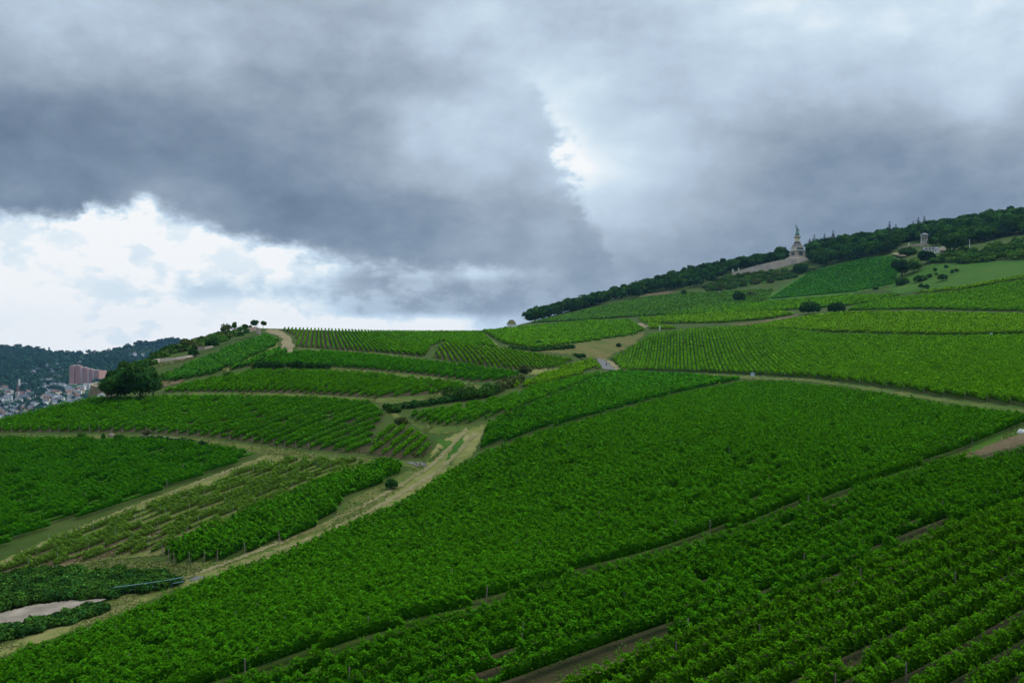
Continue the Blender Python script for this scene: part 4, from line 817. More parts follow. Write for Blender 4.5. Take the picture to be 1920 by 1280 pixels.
# tufts on the tracks and verges
def tufts():
    g = np.random.default_rng(71); P = []
    for nm, poly, m in PATCHES:
        a = np.array(poly, float)
        if nm not in ('grass_verge', 'dirt_track', 'meadow', 'stony_gap', 'bare_soil', 'weedy_ground', 'vineyard_soil_shade') or a[:, 1].min() < 640: continue
        w = np.ptp(a[:, 0])*np.ptp(a[:, 1]); n = int(min(w*.4, 45000 if nm == 'vineyard_soil_shade' else 14000)); x = g.uniform(a[:, 0].min(), a[:, 0].max(), n); y = g.uniform(a[:, 1].min(), a[:, 1].max(), n)
        k = inside(x+g.normal(0, 3, n), y+g.normal(0, 2, n), poly); x, y = x[k], y[k]
        green = nm == 'meadow'; dn = wob(x, y, .05, 3)+wob(x, y, .013, 5); k = dn > (.35 if nm == 'dirt_track' else -1.6 if nm == 'stony_gap' else -.25); x, y = x[k], y[k]; n = len(x)
        C = at(x, y); s = np.clip(C[:, 1]*.0019, .2, 1.6)*g.uniform(.7, 1.5, n); C[:, 2] += s*.3
        Nn = g.normal(0, .5, (n, 3)); Nn[:, 2] = 1
        T = np.array([(.07,.10,.02), (.04,.085,.012), (.16,.15,.06), (.10,.13,.02), (.19,.18,.10)])[g.integers(0, 2 if green else 2 if nm == 'vineyard_soil_shade' else 4 if nm == 'stony_gap' else 5, n)]*(.75 if nm == 'stony_gap' else 1)*g.lognormal(0, .2, (n, 1)); P.append(leaves(C, Nn, s, np.clip(T, .01, .6), .6, g))
    V, Fc, T = cat_parts(P); stuff(link('grass', mesh_np('grass', V, Fc, T, [M_GRASS])), 'dry and green grass tufts on the tracks and verges', 'grass')
tufts()
# far bank wood
def far_wood():
    g = np.random.default_rng(81); P = []; n = 5200; x = g.uniform(-120, 420, n); s = np.interp(x, FS[:, 0], FS[:, 1]); y = s+(790-s)*g.random(n)**.9
    C = far_at(x, y); open_ = (wob(C[:, 0], C[:, 1], .006, 2)+.5*wob(C[:, 0], C[:, 1], .017, 4)); town = np.clip((y-718)/25, 0, 1)
    k = (g.random(n) > town*.86) & ~((x > 124) & (x < 176) & (y > 711) & (y < 742)); C, x, y, open_ = C[k], x[k], y[k], open_[k]
    for c, q in zip(C, open_):
        W = g.uniform(11, 20); t = np.array((.013,.044,.019))*(1.0+.35*q) if q < .75 else np.array((.026,.062,.018))  # distance haze put into the crowns' colour as a lighter, bluer green
        P.append(lobe((c[0], c[1], c[2]+W*.30), W*.6, W*.6, W*.5*g.uniform(.8, 1.2), 7.0, t*g.uniform(.8, 1.25), g, 1.2, -.2))
    V, Fc, T = cat_parts(P); stuff(link('forest', mesh_np('forest', V, Fc, T, [M_TREE])), 'blue-green wooded hillside across the river behind the town', 'forest')
far_wood()

# ================================================================ the town across the river
def windows_mat(name, wall, glass, sx, sz):
    def f(b):
        v = obco(b); s = b.new('ShaderNodeSeparateXYZ'); b.put(s.inputs[0], v)
        h = b.m('ADD', s.outputs[0], s.outputs[1]); fx = b.m('FRACT', b.m('DIVIDE', h, sx)); fz = b.m('FRACT', b.m('DIVIDE', s.outputs[2], sz))
        k = b.m('MULTIPLY', b.m('MULTIPLY', b.m('GREATER_THAN', fx, .3), b.m('LESS_THAN', fx, .75)), b.m('MULTIPLY', b.m('GREATER_THAN', fz, .32), b.m('LESS_THAN', fz, .78)))
        return princ(b, b.mixc((*wall, 1), (*glass, 1), k), .8, .2)
    return mat(name, f)
M_MAUVE = windows_mat('mauve_tower_face', (.46,.24,.21), (.20,.13,.14), 3.4, 3.0)
M_LIT_END = windows_mat('sunlit_tower_end', (.55,.30,.22), (.44,.24,.18), 6, 3.0)  # orange light on the end wall put into its colour
M_STRIP = plain('pale_concrete_strip', (.50,.44,.44), (.60,.54,.54), .1, .9, .2, bump=0)
def gable_house(proto, w, d, h, rh, wall, roof, rz, hip=0, win=True):
    o = empty(proto, (0,0,0)); MB().box((0,0,h/2-1), (w, d, h+2)).obj('wall', wall, o)
    MB().gable((0,0,h+.02), (w, d), rh, 0, .4, hip).obj('roof', roof, o)
    if win:
        for sgn in (-1, 1):
            for q in range(3):
                MB().box((-w*.3+w*.3*q, sgn*(d/2+.03), h*.6), (w*.13, .06, h*.26)).obj('window', M_GLASS, o)
    return o
HOUSES = [('town_house', 11, 9, 7, 4, M_WHITE, M_SLATE, 'white rendered house with a slate gable roof in the valley town'),
          ('town_house', 13, 10, 8, 5, M_WHITE, M_TILE, 'white rendered house with a dull red roof in the valley town'),
          ('town_house', 10, 9, 9, 4, M_CREAM, M_SLATE, 'cream house with a slate roof in the valley town'),
          ('town_house', 15, 10, 7, 5, M_OCHRE, M_TILE, 'ochre house with a red roof in the valley town'),
          ('town_house', 17, 11, 10, 3, M_WHITE, M_SLATE, 'broad white block with a shallow slate roof in the valley town'),
          ('town_house', 20, 12, 9, 6, M_CREAM, M_TILE, 'long cream building with a big red roof in the valley town')]
def town():
    g = np.random.default_rng(91); protos = [(gable_house(n, w, d, h, r, a, b_, 0), lab, w) for n, w, d, h, r, a, b_, lab in HOUSES]; used = [False]*6; spots = []
    def put(poly, n, gap, pick):
        a = np.array(poly, float); t = 0; c = 0
        while c < n and t < 4000:
            t += 1; x, y = g.uniform(a[:, 0].min(), a[:, 0].max()), g.uniform(a[:, 1].min(), a[:, 1].max())
            if not inside(np.array(x), np.array(y), poly) or any(abs(x-q[0]) < gap and abs(y-q[1]) < gap*.42 for q in spots): continue
            spots.append((x, y, pick[g.integers(len(pick))])); c += 1
    put([(-40,742),(25,738),(60,730),(110,728),(160,736),(165,745),(130,768),(60,790),(0,796),(-40,800)], 150, 4.2, [0,0,0,0,2,2,4,4,4,1,3,5])
    put([(86,682),(116,682),(118,702),(88,704)], 16, 4.6, [0,0,2,0,4]); put([(45,698),(78,694),(80,706),(48,708)], 5, 6, [0,2])
    put([(72,712),(110,710),(125,728),(76,730)], 11, 5.5, [0,2,3,4]); put([(-20,716),(28,718),(28,734),(-20,736)], 7, 6, [0,2,1])
    for x, y in ((228,672),(252,667),(258,672),(247,669),(207,677),(192,680),(60,680),(72,680),(122,684),(150,684),(268,668)): spots.append((x, y, 0))
    spots.sort(key=lambda s: -s[1])
    for x, y, k in spots:
        pr, lab, w = protos[k]
        if used[k]: o = copy_tree(pr)
        else: o = pr; used[k] = True
        o.location = far_at(x, y); o.rotation_euler = (0, 0, g.choice([0, .5, -.5, 1.57, 1.2])+g.normal(0, .2)); sc = g.uniform(.8, 1.2); o.scale = (sc, sc, sc*g.uniform(.9, 1.15))
        tag(o, lab, 'house', 'houses of the valley town: '+lab.split(' in the')[0])
town()
def far_local(px, py): p = far_at(px, py); return np.array(p), p[1]/F
# stepped slab tower block
def tower_block():
    b0, k = far_local(158, 719); o = empty('tower_block', b0); tag(o, 'tall mauve stepped slab of flats with pale vertical strips above the town', 'tower block')
    xs = [(132.5,140,686,720),(140,150.5,685,720),(152.5,161,689,719),(163,169.5,692,717),(171.5,180,694,715)]
    for i, (x0, x1, y0, y1) in enumerate(xs):
        cx = ((x0+x1)/2-158)*k; top = (719-y0)*k; bot = (719-y1)*k-12; dy = i*7.0; h = top-bot+dy*.0
        MB().box((cx, dy, bot+h/2), ((x1-x0)*k, 16, h)).obj('tower_section', M_MAUVE, o)
        MB().box((cx-(x1-x0)*k*.1, dy, top+1.2), ((x1-x0)*k*.5, 9, 2.4)).obj('roof_plant', M_STRIP, o)
        if i: MB().box(((x0-1)*k-158*k, dy-5, bot+(h+2)/2), (2.0*k, 9, h+2)).obj('stair_strip', M_STRIP, o)
    m = MB(); m._add([((180-158)*k, 20.5, -6), ((187.3-158)*k, 48, 2), ((187.3-158)*k, 48, (719-694.5)*k), ((180-158)*k, 20.5, (719-694)*k), ((180-158)*k-3, 36, -6), ((180-158)*k+2, 60, 2), ((180-158)*k+2, 60, (719-694.5)*k), ((180-158)*k-3, 36, (719-694)*k)],
         [(0,1,2,3),(5,4,7,6),(1,5,6,2),(3,2,6,7),(4,0,3,7)]); m.obj('end_wall', M_LIT_END, o)
    MB().box(((137-158)*k, -14, -5*k*.6), (19*k, 14, 6*k)).obj('podium', M_PINK, o)
tower_block()
def white_blocks():
    for x, y, w, h, lab in ((153,731,14,8,'long white modern block in front of the tower block'),(164,729,12,10,'tall white modern block at the right end near the bastion'),(148,738,12,6,'low white modern block below the tower block podium')):
        p, k = far_local(x, y); o = empty('modern_block', p); tag(o, lab, 'building'); MB().box((0,0,h*k/2-2), (w*k, 14, h*k+4)).obj('wall', M_WHITE, o); MB().box((0,0,h*k+.45), (w*k+.6, 14.6, .9)).obj('roof', M_STRIP, o)
        for q in range(2): MB().box((0,-7.04,h*k*(.32+.36*q)), (w*k*.86, .1, h*k*.13)).obj('window', M_GLASS, o)
white_blocks()
def church():
    p, k = far_local(33, 751); o = empty('church', p); tag(o, 'church with a slim reddish tower and sharp spire in the valley town', 'church')
    MB().box((0,0,11), (7.5, 7.5, 26)).obj('tower', M_PINK, o); MB().lathe((0,0,24), [(4.4,0),(3.6,4),(1.2,20),(.1,29)], 8, math.pi/8).obj('spire', M_TILE, o)
    MB().box((16,2,4.5), (25, 13, 11)).obj('nave', M_PINK, o); MB().gable((16,2,10.05), (25, 13), 8, 0, .5).obj('roof', M_SLATE, o)
    for q in range(4): MB().box((7+5.5*q,-4.53,5), (1.6, .08, 5.5)).obj('window', M_GLASS, o)
    MB().box((0,-3.78,17), (1.8,.08,4)).obj('window', M_GLASS, o)
church()
def castle():
    p, k = far_local(46, 727); o = empty('castle', p); tag(o, 'pale castle with one slim square tower on the knoll above the church', 'castle')
    MB().box((-10*k,0,8*k), (2.6*k,2.6*k,16*k)).obj('tower', M_WHITE, o); MB().lathe((-10*k,0,16*k), [(1.9*k,0),(.1,3*k)], 4, math.pi/4).obj('spire', M_SLATE, o)
    MB().box((0,0,3.6*k), (13*k,9*k*.6,8*k)).obj('wall', M_CREAM, o); MB().gable((0,0,7.65*k), (13*k,9*k*.6), 2.2*k, 0, .3, 3).obj('roof', M_SLATE, o)
    MB().box((9*k,2,2.6*k), (5*k,6*k*.6,6*k)).obj('wing', M_CREAM, o)
    for q in range(5): MB().box(((-4.8+2.4*q)*k,-9*k*.3-.05,5*k), (.8*k,.1,1.4*k)).obj('window', M_GLASS, o)
castle()
p, k = far_local(92, 661); o = empty('lookout_tower', p); tag(o, 'lone slim tower on the skyline of the blue wooded hill', 'tower')
MB().lathe((0,0,0), [(3.2,-4),(2.8,17),(3.4,17.2),(3.4,19)], 10).obj('shaft', M_SLATE, o); MB().lathe((0,0,19.02), [(3.0,0),(.2,5)], 10).obj('roof', M_SLATE, o)
p, k = far_local(237, 652); o = empty('lookout_tower', p); tag(o, 'small pointed tower on the rising skyline above the very large tree', 'tower')
MB().lathe((0,0,0), [(3,-4),(2.8,9)], 8).obj('shaft', M_SLATE, o); MB().lathe((0,0,9.02), [(3.4,0),(.2,7)], 8).obj('roof', M_SLATE, o)

M_TAN = plain('weathered_tan_stone', (.16,.135,.09), (.27,.225,.16), .5, .95, .1)
# ================================================================ bastion, gate, terrace walls on the left spur
def wall_along(pts, tops, thick, m, name, label, cat='wall', parent=None, extra=0):
    """a standing wall on the ground through picture points; tops: picture rows of its upper edge"""
    A = [at(*q) for q in pts]; V = []; Fs = []
    for i, (a, t) in enumerate(zip(A, tops)):
        e = unit((A[min(i+1, len(A)-1)]-A[max(i-1, 0)])[:2]); n = np.array((-e[1], e[0])); n = n if n[1] > 0 else -n; zt = (HZ-t)/F*a[1]; zb = a[2]-.8
        for q, z in ((0, zb), (0, zt), (thick, zt), (thick, zb)): V.append((a[0]+n[0]*q, a[1]+n[1]*q, z))
    for i in range(len(A)-1):
        for j in range(4): Fs.append((i*4+j, i*4+(j+1) % 4, (i+1)*4+(j+1) % 4, (i+1)*4+j))
    Fs += [(0,1,2,3), tuple((len(A)-1)*4+j for j in (3,2,1,0))]; mb = MB(); c = np.mean(A, 0); mb._add([np.array(v)-c for v in V], Fs)
    o = mb.obj(name, m, None, c); tag(o, label, cat); return o
w = wall_along([(165,748),(170,748),(178,749),(190,749),(203,748)], [741,722,724,727,726], 3.0, M_TAN, 'bastion_wall', 'tan stone bastion at the left foot of the very large tree')
wall_along([(171,745),(178,744),(188,745),(200,744)], [719,716,717,722], .5, M_CREAM, 'parapet', 'pale curved parapet on top of the tan stone bastion', 'wall')
p = at(189, 750); k = p[1]/F; o = empty('stone_gate', tuple(p)); tag(o, 'white stone gate with a dark arch in front of the bastion', 'gate')
def gate():
    w, h, r = 14*k, 13*k, 3.6*k; n = 10; V = []; arch = [(-r, -.5)]+[(-r*math.cos(math.pi*i/n), h*.35+r*math.sin(math.pi*i/n)) for i in range(n+1)]+[(r, -.5)]
    outer = [(-w/2, -.5)]+[(-w/2+w*i/n, h*(1-.35*abs(i/n-.5))) for i in range(n+1)]+[(w/2, -.5)]; m = MB()
    for y in (0, 1.2): V += [(a, y, b_) for a, b_ in arch]+[(a, y, b_) for a, b_ in outer]
    L = len(arch); Fs = []
    for i in range(L-1):
        Fs += [(i, i+1, L+i+1, L+i), (2*L+i+1, 2*L+i, 3*L+i, 3*L+i+1), (i+1, i, 2*L+i, 2*L+i+1), (L+i, L+i+1, 3*L+i+1, 3*L+i)]
    m._add(V, Fs); m.obj('arch', M_WHITE, o); MB().box((0,1.3,h*.3), (r*2+.3,.15,h*.7)).obj('door', M_BROWN, o)
gate()
wall_along([(276,684),(300,680),(330,676),(352,672),(372,666)], [676,672,670,667,664], .6, M_PINK, 'terrace_wall', 'pinkish dry stone terrace wall below the left ridge', 'wall')
wall_along([(438,632),(455,626),(470,622),(482,620)], [628,619,614,612], .6, M_WALL, 'terrace_wall', 'brownish terrace wall under the ridge trees', 'wall')
wall_along([(480,626),(486,627)], [613,615], .8, M_STONE, 'terrace_wall', 'short pale wall end beside the sandy ridge path', 'wall')
wall_along([(372,658),(385,656),(400,652)], [649,650,648], .8, M_WALL, 'terrace_wall', 'small stone terrace wall right of the round dark slope bush', 'wall')
wall_along([(262,822),(290,824),(340,828),(372,834)], [815,817,822,829], .5, M_WALL, 'terrace_wall', 'low dark stone wall along the lane by the patchy vines', 'wall')

# ================================================================ hut on the crest
M_MOSS = plain('mossy_roof', (.06,.065,.02), (.14,.125,.06), 1.2, .95, .1)
p = at(959, 618); k = p[1]/F; o = empty('stone_hut', tuple(p), .25); tag(o, 'small pale stone hut with a mossy roof on the crest', 'hut')
MB().box((0,0,1.9), (15*k,11*k,4.6)).obj('wall', M_WHITE, o); MB().gable((0,0,4.22), (15*k,11*k), 3.0, 0, .25, 1.8).obj('roof', M_MOSS, o)
MB().box((-1.0,-5.5*k-.03,1.2), (1.0,.06,2.0)).obj('door', M_BROWN, o); MB().box((1.4,-5.5*k-.03,1.9), (.8,.06,.8)).obj('window', M_GLASS, o)

# ================================================================ monument with its terrace
def monument():
    p = at(1495, 491); D = p[1]; k = D/F; o = empty('monument', tuple(p), R(28)); tag(o, 'stone monument with a stepped base and a green bronze statue holding up a crown', 'monument'); z = lambda py: (491-py)*k
    def blk(name, w, d, y0, y1, m, taper=1.0, dx=0, dy=0): return MB().box((dx*k, dy*k, (z(y0)+z(y1))/2), (w*k, d*k, z(y1)-z(y0)), 0, taper).obj(name, m, o)
    blk('stair', 30, 27, 497, 484.5, M_PINK, .94); blk('plinth', 24, 21, 484.45, 481, M_STONE, .97)
    bd = blk('base', 21, 18, 480.95, 470.5, M_STONE, .97); blk('cornice', 23, 20, 470.45, 469.3, M_WHITE)
    blk('upper_base', 17.5, 15, 469.25, 461.5, M_STONE, .9); blk('roof_step', 17, 14, 461.45, 459.5, M_SLATE, .72); blk('roof_step', 12, 11, 459.45, 456.5, M_WALL, .82)
    blk('relief', 9, .4, 479.5, 472.5, M_DARKBR, 1, 0, -9.12); b = blk('relief', .4, 8, 479, 473, M_DARKBR, 1, -10.62, 0)
    blk('frieze', 12, 1.6, 469, 465, M_DARKBR, .9, -1, -7.9); blk('window', 6, .3, 468.5, 465.5, M_GLASS, 1, 4, -7.6)
    for dx in (-7.5, 7.5): blk('figure', 2.2, 2.2, 469.2, 464.4, M_DARKBR, .4, dx, -7)
    MB().lathe((0,0,z(456.45)), [(6.2*k,0),(6.0*k,1.6*k),(5.4*k,2.2*k),(5.3*k,3.2*k)], 16).obj('column_base', M_DARKBR, o)
    MB().lathe((0,0,z(453.2)), [(5.0*k,0),(4.8*k,7.2*k),(5.6*k,7.6*k)], 16).obj('column', M_CREAM, o)
    MB().lathe((0,0,z(445.55)), [(6.3*k,0),(6.4*k,1.5*k),(5.2*k,2.2*k),(4.0*k,3.6*k),(3.6*k,4.2*k)], 16).obj('capital', M_WALL, o)
    # one standing woman in a long robe, right arm raised with a crown, left hand on a sword
    m = MB(); s = 19.0*k/10.5; zb = z(441.3)
    def P(x, y, q): return (x*s, y*s, zb+q*s)
    m.lathe((0,0,zb), [(2.3*s,0),(2.1*s,1.2*s),(1.65*s,3.0*s),(1.2*s,4.4*s),(1.0*s,5.0*s),(1.25*s,5.8*s),(1.4*s,6.5*s),(.75*s,7.0*s),(.32*s,7.3*s),(.34*s,7.55*s),(.52*s,7.95*s),(.55*s,8.4*s),(.4*s,8.85*s),(.1*s,9.0*s)], 12)
    m.tube([P(-.9,0,6.6), P(-1.8,-.2,7.2), P(-2.2,-.2,8.6), P(-2.3,-.2,9.6)], [.5*s,.45*s,.38*s,.32*s], 7)
    m.tube([P(.9,0,6.6), P(1.7,-.2,5.8), P(2.0,-.5,5.0)], [.38*s,.32*s,.24*s], 7)
    m.tube([P(.5,.9,6.4), P(1.6,1.2,4), P(2.3,1.3,.2)], [.5*s,.8*s,.9*s], 7)
    st = m.obj('statue', M_BRONZE, o, smooth=True)
    MB().lathe(P(-2.3,-.2,9.7), [(.55*s,0),(.65*s,.35*s),(.85*s,.8*s),(.4*s,1.0*s),(.1*s,1.35*s)], 8).obj('crown', M_BRONZE, st)
    MB().tube([P(2.1,-.6,6.6), P(2.1,-.7,.3)], [.14*s,.1*s], 6).obj('sword', M_BRONZE, st)
    MB().lathe(P(0,0,8.7), [(.5*s,0),(.58*s,.15*s),(.46*s,.42*s)], 8).obj('wreath', M_BRONZE, st)
monument()
def figure(px, py, h, label):
    p = at(px, py); k = p[1]/F; o = empty('stone_figure', tuple(p)); tag(o, label, 'statue'); hh = h*k
    MB().box((0,0,hh*.14), (hh*.36,hh*.36,hh*.5)).obj('pedestal', M_STONE, o)
    MB().lathe((0,0,hh*.4), [(hh*.15,0),(hh*.11,hh*.2),(hh*.14,hh*.36),(hh*.05,hh*.43),(hh*.07,hh*.5),(hh*.02,hh*.58)], 8).obj('figure', M_WHITE, o)
tw = wall_along([(1373,515),(1398,512),(1420,511),(1446,506),(1466,501),(1484,496),(1494,494)], [511.5,503.5,497.5,491.5,487.5,485,485], 2.5, M_PINK, 'terrace_wall', 'long pink terrace wall stepping up the slope to the monument', 'wall')
for i, (x, y, h, lab) in enumerate([(1374,513,9,'pale finial at the lower left end of the pink terrace wall'),(1385,510,8,'second pale finial from the lower end of the pink terrace wall'),(1419,499,7,'pale finial in the middle of the pink terrace wall'),
    (1451,494,7,'pale block finial on the upper part of the pink terrace wall'),(1466,492,10,'pale finial where the pink terrace wall meets the white stair'),(1480,487,13,'winged pale figure at the left corner of the monument'),
    (1504.5,487,5,'small white figure at the right foot of the monument, nearer the middle'),(1508,487,5,'small white figure at the right corner foot of the monument')]): figure(x, y, h, lab)
wall_along([(1470,492),(1482,489)], [487,480.5], 1.5, M_WHITE, 'stair_wall', 'white slanting stair wall left of the monument base', 'wall')

# ================================================================ pavilion, restaurant and what stands by them
def pavilion():
    p = at(1733, 461); k = p[1]/F; o = empty('pavilion', tuple(p)); tag(o, 'round white columned pavilion with a grey domed roof at the wood edge', 'pavilion')
    MB().lathe((0,0,-1), [(7.4*k,0),(7.4*k,1+4*k),(6.8*k,1+4.2*k),(6.8*k,1+5*k)], 24).obj('base', M_STONE, o)
    for i in range(6):
        a = 6.283*i/6+.35; MB().lathe((5.6*k*math.cos(a),5.6*k*math.sin(a),5.02*k), [(.95*k,0),(.75*k,.8*k),(.66*k,10.5*k),(.95*k,11.4*k)], 10).obj('column', M_WHITE, o)
    MB().lathe((0,0,16.45*k), [(6.6*k,0),(6.6*k,1.9*k),(7.0*k,2.2*k)], 24).obj('entablature', M_WHITE, o); MB().lathe((0,0,18.68*k), [(8.8*k,0),(8.0*k,1.2*k),(6.0*k,3.2*k),(3.0*k,4.8*k),(.8*k,5.4*k),(.2*k,6.6*k)], 24).obj('roof', M_SLATE, o, smooth=True)
pavilion()
def restaurant():
    p = at(1750, 475); k = p[1]/F; o = empty('restaurant_house', tuple(p), R(-12)); tag(o, 'long white house with a slate roof and dormers beside the big round tree', 'house')
    MB().box((-5*k,0,3.2*k), (26*k,10*k,8*k)).obj('wall', M_WHITE, o); r = MB().gable((-5*k,0,7.22*k), (26*k,10*k), 4.5*k, 0, .4).obj('roof', M_SLATE, o)
    for q in (-13, -7, -1): MB().box((q*k,-3.4*k,9*k), (2.6*k,3*k,2.6*k)).obj('dormer', M_SLATE, r)
    MB().box((-4*k,0,12.6*k), (1.3*k,1.3*k,3*k)).obj('chimney', M_WALL, r)
    g = MB(); w, d = 12*k, 13*k; g._add([(8*k,-8*k,-1),(8*k+w,-8*k,-1),(8*k+w,-8*k,6*k),(8*k+w*.85,-8*k,14*k),(8*k,-8*k,8*k),(8*k,-8*k+d,-1),(8*k+w,-8*k+d,-1),(8*k+w,-8*k+d,6*k),(8*k+w*.85,-8*k+d,14*k),(8*k,-8*k+d,8*k)],
      [(0,1,2,3,4),(9,8,7,6,5),(0,5,6,1),(1,6,7,2),(2,7,8,3),(3,8,9,4),(4,9,5,0)]); g.obj('gable_wing', M_CREAM, o)
    for q in range(5): MB().box(((-15.5+4.6*q)*k,-5*k-.04,4.0*k), (1.6*k,.08,2.6*k)).obj('window', M_GLASS, o)
    MB().box((13.5*k,-11*k,1.4*k), (10*k,6*k,5*k)).obj('terrace_roof', M_BROWN, o); MB().box((8*k,-14.2*k,1.0*k), (1.0*k,.5,4.6*k)).obj('terrace_post', M_WHITE, o); MB().box((19*k,-14.2*k,1.0*k), (1.0*k,.5,4.6*k)).obj('terrace_post', M_WHITE, o)
restaurant()
wall_along([(1684,467),(1700,464),(1715,461),(1730,460)], [465,461,458,456.5], 2, M_STONE, 'terrace_wall', 'tan terrace wall rising to the columned pavilion', 'wall')
figure(1704, 463, 8, 'small white statue on the tan terrace left of the pavilion')
p = at(1818, 465); k = p[1]/F; o = empty('flagpole', tuple(p)); tag(o, 'white pole standing at the wood edge right of the big round tree', 'flagpole'); MB().lathe((0,0,0), [(.45,-.5),(.45,.6),(.26,.62),(.2,15*k)], 8).obj('pole', M_WHITE, o); MB().lathe((0,0,15.05*k), [(.1,0),(.3,.25),(.1,.5)], 8).obj('finial', M_WHITE, o)
g_ = patch('gravel_path', [(1672,480),(1680,477),(1690,480),(1700,483),(1692,485),(1680,482)], M_SAND, .3, 1.2, .6, 77)

# ================================================================ roadside things
def sign(px, py, w, h, H, label, strip=True):
    p = at(px, py); k = p[1]/F; o = empty('information_sign', tuple(p)); tag(o, label, 'sign'); ww, hh = w*k, h*k; top = H*k
    MB().box((0,0,top-hh*.35), (ww,.06,hh*.7)).obj('panel', M_SIGN, o); MB().box((0,-.012,top-hh*.85-.01), (ww,.06,hh*.28)).obj('strip', M_CAR, o)
    for s in (-1, 1): MB().lathe((s*ww*.4,.09,-.3), [(.05,0),(.05,top+.3)], 6).obj('post', M_STAKE, o)
sign(1411, 711, 7, 7, 13, 'blue-white information sign at the edge of the middle road')
sign(1859, 636, 5, 7, 12, 'small blue-white sign standing in the vines near the right edge')
def marker(px, py, h, label, m=M_WHITE):
    p = at(px, py); k = p[1]/F; hh = h*k; o = MB().lathe((0,0,0), [(hh*.14,-.3),(hh*.14,hh*.8),(hh*.18,hh*.82),(hh*.1,hh)], 8).obj('marker_post', m, None, tuple(p)); tag(o, label, 'post')
marker(1237, 619, 8, 'white marker post beside the pale track in the upper vines')
marker(1800, 866, 9, 'short white marker post at the corner of the red soil patch')
def stone(px, py, w, h, label, seed, m=M_CONC):
    p = at(px, py); k = p[1]/F; g = np.random.default_rng(seed); bm = MB().lathe((0,0,0), [(w*k*.5,-.1),(w*k*.52,h*k*.5),(w*k*.3,h*k)], 7); bm.v = [tuple(np.array(v)*(1+g.normal(0, .07, 3))) for v in bm.v]
    tag(bm.obj('stone', m, None, tuple(p)), label, 'stone')
stone(209, 818, 11, 6, 'pale stone block between two dark bushes by the lane', 1); stone(272, 824, 9, 5, 'pale stone under the grey-green bush', 2)
stone(1588, 1104, 11, 9, 'pale rock in the stony gap of the foreground vines', 3, M_STONE); stone(1500, 1140, 8, 5, 'brown stone lower in the stony gap', 4, M_WALL); stone(1915, 812, 14, 8, 'white stone at the right end of the red soil patch', 5, M_WHITE); stone(1372, 1190, 7, 5, 'small tan stone at the lower end of the stony gap', 6, M_STONE)
def railing():
    A, B = at(204, 1119), at(346, 1097); o = empty('railing', tuple(A)); tag(o, 'teal steel railing along the ditch bank at the lower left', 'railing'); d = B-A; H = 1.15
    def q(t, z): c = A+d*t; return np.array((d[0]*t, d[1]*t, float(gz(c[0], c[1]))-A[2]+z))
    for z in (H, H*.5): MB().tube([q(t, z) for t in np.linspace(0, 1, 9)], .065, 8).obj('rail', M_TEAL, o)
    for t in np.linspace(.03, .97, 7): MB().tube([q(t, -.3), q(t, H)], .06, 8).obj('post', M_TEAL, o)
    MB().tube([q(0, H), q(-.025, H-.05), q(-.03, H-.3)], .05, 8).obj('rail_end', M_TEAL, o)
railing()
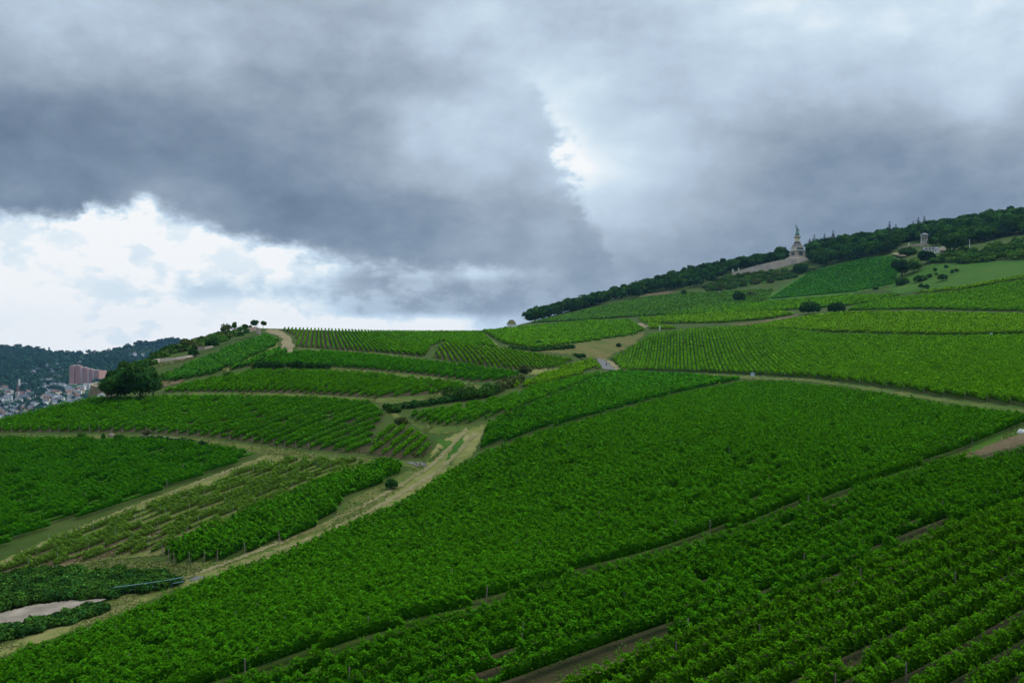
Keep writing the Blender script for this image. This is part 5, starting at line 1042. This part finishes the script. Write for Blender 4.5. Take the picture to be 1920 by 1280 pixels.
def person():
    p = at(1137, 686); o = empty('person', tuple(p), .4); tag(o, 'person in dark clothes walking along the asphalt road', 'person')
    def skin(name, pts, edges, rad, m, parent):
        me = bpy.data.meshes.new(name); me.from_pydata(pts, edges, []); me.materials.append(m); c = link(name, me, parent=parent)
        md = c.modifiers.new('skin', 'SKIN'); 
        for v, r in zip(me.skin_vertices[0].data if me.skin_vertices else [], rad): v.radius = (r, r)
        md2 = c.modifiers.new('sub', 'SUBSURF'); md2.levels = 1; md2.render_levels = 2; return c
    bpy.ops.object.select_all(action='DESELECT') if bpy.context.selected_objects else None
    J = [(0,0,.95),(0,0,1.15),(0,.02,1.40),(0,.02,1.52),(0,.0,1.62),(0,0,1.74),(-.11,0,.90),(-.13,-.16,.50),(-.13,-.20,.06),(-.13,-.32,.03),(.11,0,.90),(.13,.12,.50),(.13,.30,.10),(.13,.20,.03),
         (-.20,.02,1.40),(-.27,.10,1.12),(-.26,.02,.86),(-.26,-.03,.76),(.20,.02,1.40),(.27,-.06,1.12),(.26,-.16,.88),(.26,-.22,.80)]
    E = [(0,1),(1,2),(2,3),(3,4),(4,5),(0,6),(6,7),(7,8),(8,9),(0,10),(10,11),(11,12),(12,13),(2,14),(14,15),(15,16),(16,17),(2,18),(18,19),(19,20),(20,21)]
    def tubes(chain, rad, m, name): return MB().tube([J[i] for i in chain], rad, 10).obj(name, m, o, smooth=True)
    # one continuous body grown from the joints
    me = bpy.data.meshes.new('body'); me.from_pydata(J, E, []); b = link('body', me, parent=o); me.materials.append(M_SKIN); b.modifiers.new('skin', 'SKIN')
    RR = [.15,.14,.15,.06,.10,.07,.10,.075,.05,.045,.10,.075,.05,.045,.07,.05,.04,.04,.07,.05,.04,.04]
    if me.skin_vertices:
        for v, r in zip(me.skin_vertices[0].data, RR): v.radius = (r, r*.9)
    b.modifiers.new('sub', 'SUBSURF').render_levels = 2
    m = MB(); m.lathe((0,0,.88), [(.17,0),(.19,.2),(.20,.42),(.17,.56),(.08,.62)], 12)
    for c, r in (((14,15,16), [.1,.075,.06]), ((18,19,20), [.1,.075,.06])): m.tube([J[i] for i in c], r, 8)
    m.obj('jacket', M_CLOTH, o, smooth=True); m = MB()
    for c in ((6,7,8), (10,11,12)): m.tube([(J[c[0]][0], 0, .98)]+[J[i] for i in c], [.13,.125,.095,.075], 8)
    m.obj('trousers', M_CLOTH, o, smooth=True); MB().lathe((0,.02,1.62), [(.105,0),(.11,.08),(.07,.15),(.01,.165)], 10).obj('hair', M_CLOTH, o, smooth=True)
person()
def car():
    p = at(1350, 549); o = empty('parked_car', tuple(p), .3); tag(o, 'small white car parked on the far slope below the wood', 'car'); o.location.z += .35
    b = MB().box((0,0,.45), (4.3,1.75,.65), 0, .96); b.box((-.2,0,1.06), (2.4,1.6,.55), 0, .78); b.obj('body', M_CAR, o); MB().box((-.2,0,1.07), (2.3,1.63,.36), 0, .84).obj('window', M_GLASS, o)
    for x in (-1.35, 1.35):
        for y in (-.88, .88): MB().tube([(x,y-.1,.12), (x,y+.1,.12)], .33, 12).obj('wheel', M_RUBBER, o)
car()

# ================================================================ air
def haze():
    x, y0, y1, zb, zt = 6000, -1000, 6900, -154.0, 330.0; m = MB(); m._add([(-x,y0,zb),(x,y0,zb),(x,y1,zb),(-x,y1,zb),(-x,y0,zt),(x,y0,zt),(x,y1,zt),(-x,y1,zt)], [(3,2,1,0),(4,5,6,7),(0,1,5,4),(1,2,6,5),(2,3,7,6),(3,0,4,7)])
    ma = bpy.data.materials.new('haze'); ma.use_nodes = True; b = NB(ma.node_tree); b.n.clear(); o = b.new('ShaderNodeOutputMaterial'); v = b.new('ShaderNodeVolumePrincipled')
    v.inputs['Color'].default_value = (.30,.60,1.0,1); v.inputs['Density'].default_value = HAZE; v.inputs['Anisotropy'].default_value = .2; b.l.new(v.outputs[0], o.inputs['Volume'])
    stuff(m.obj('haze', ma), 'thin bluish air over the valley and the far hills', 'haze')
HAZE = .000032
haze()
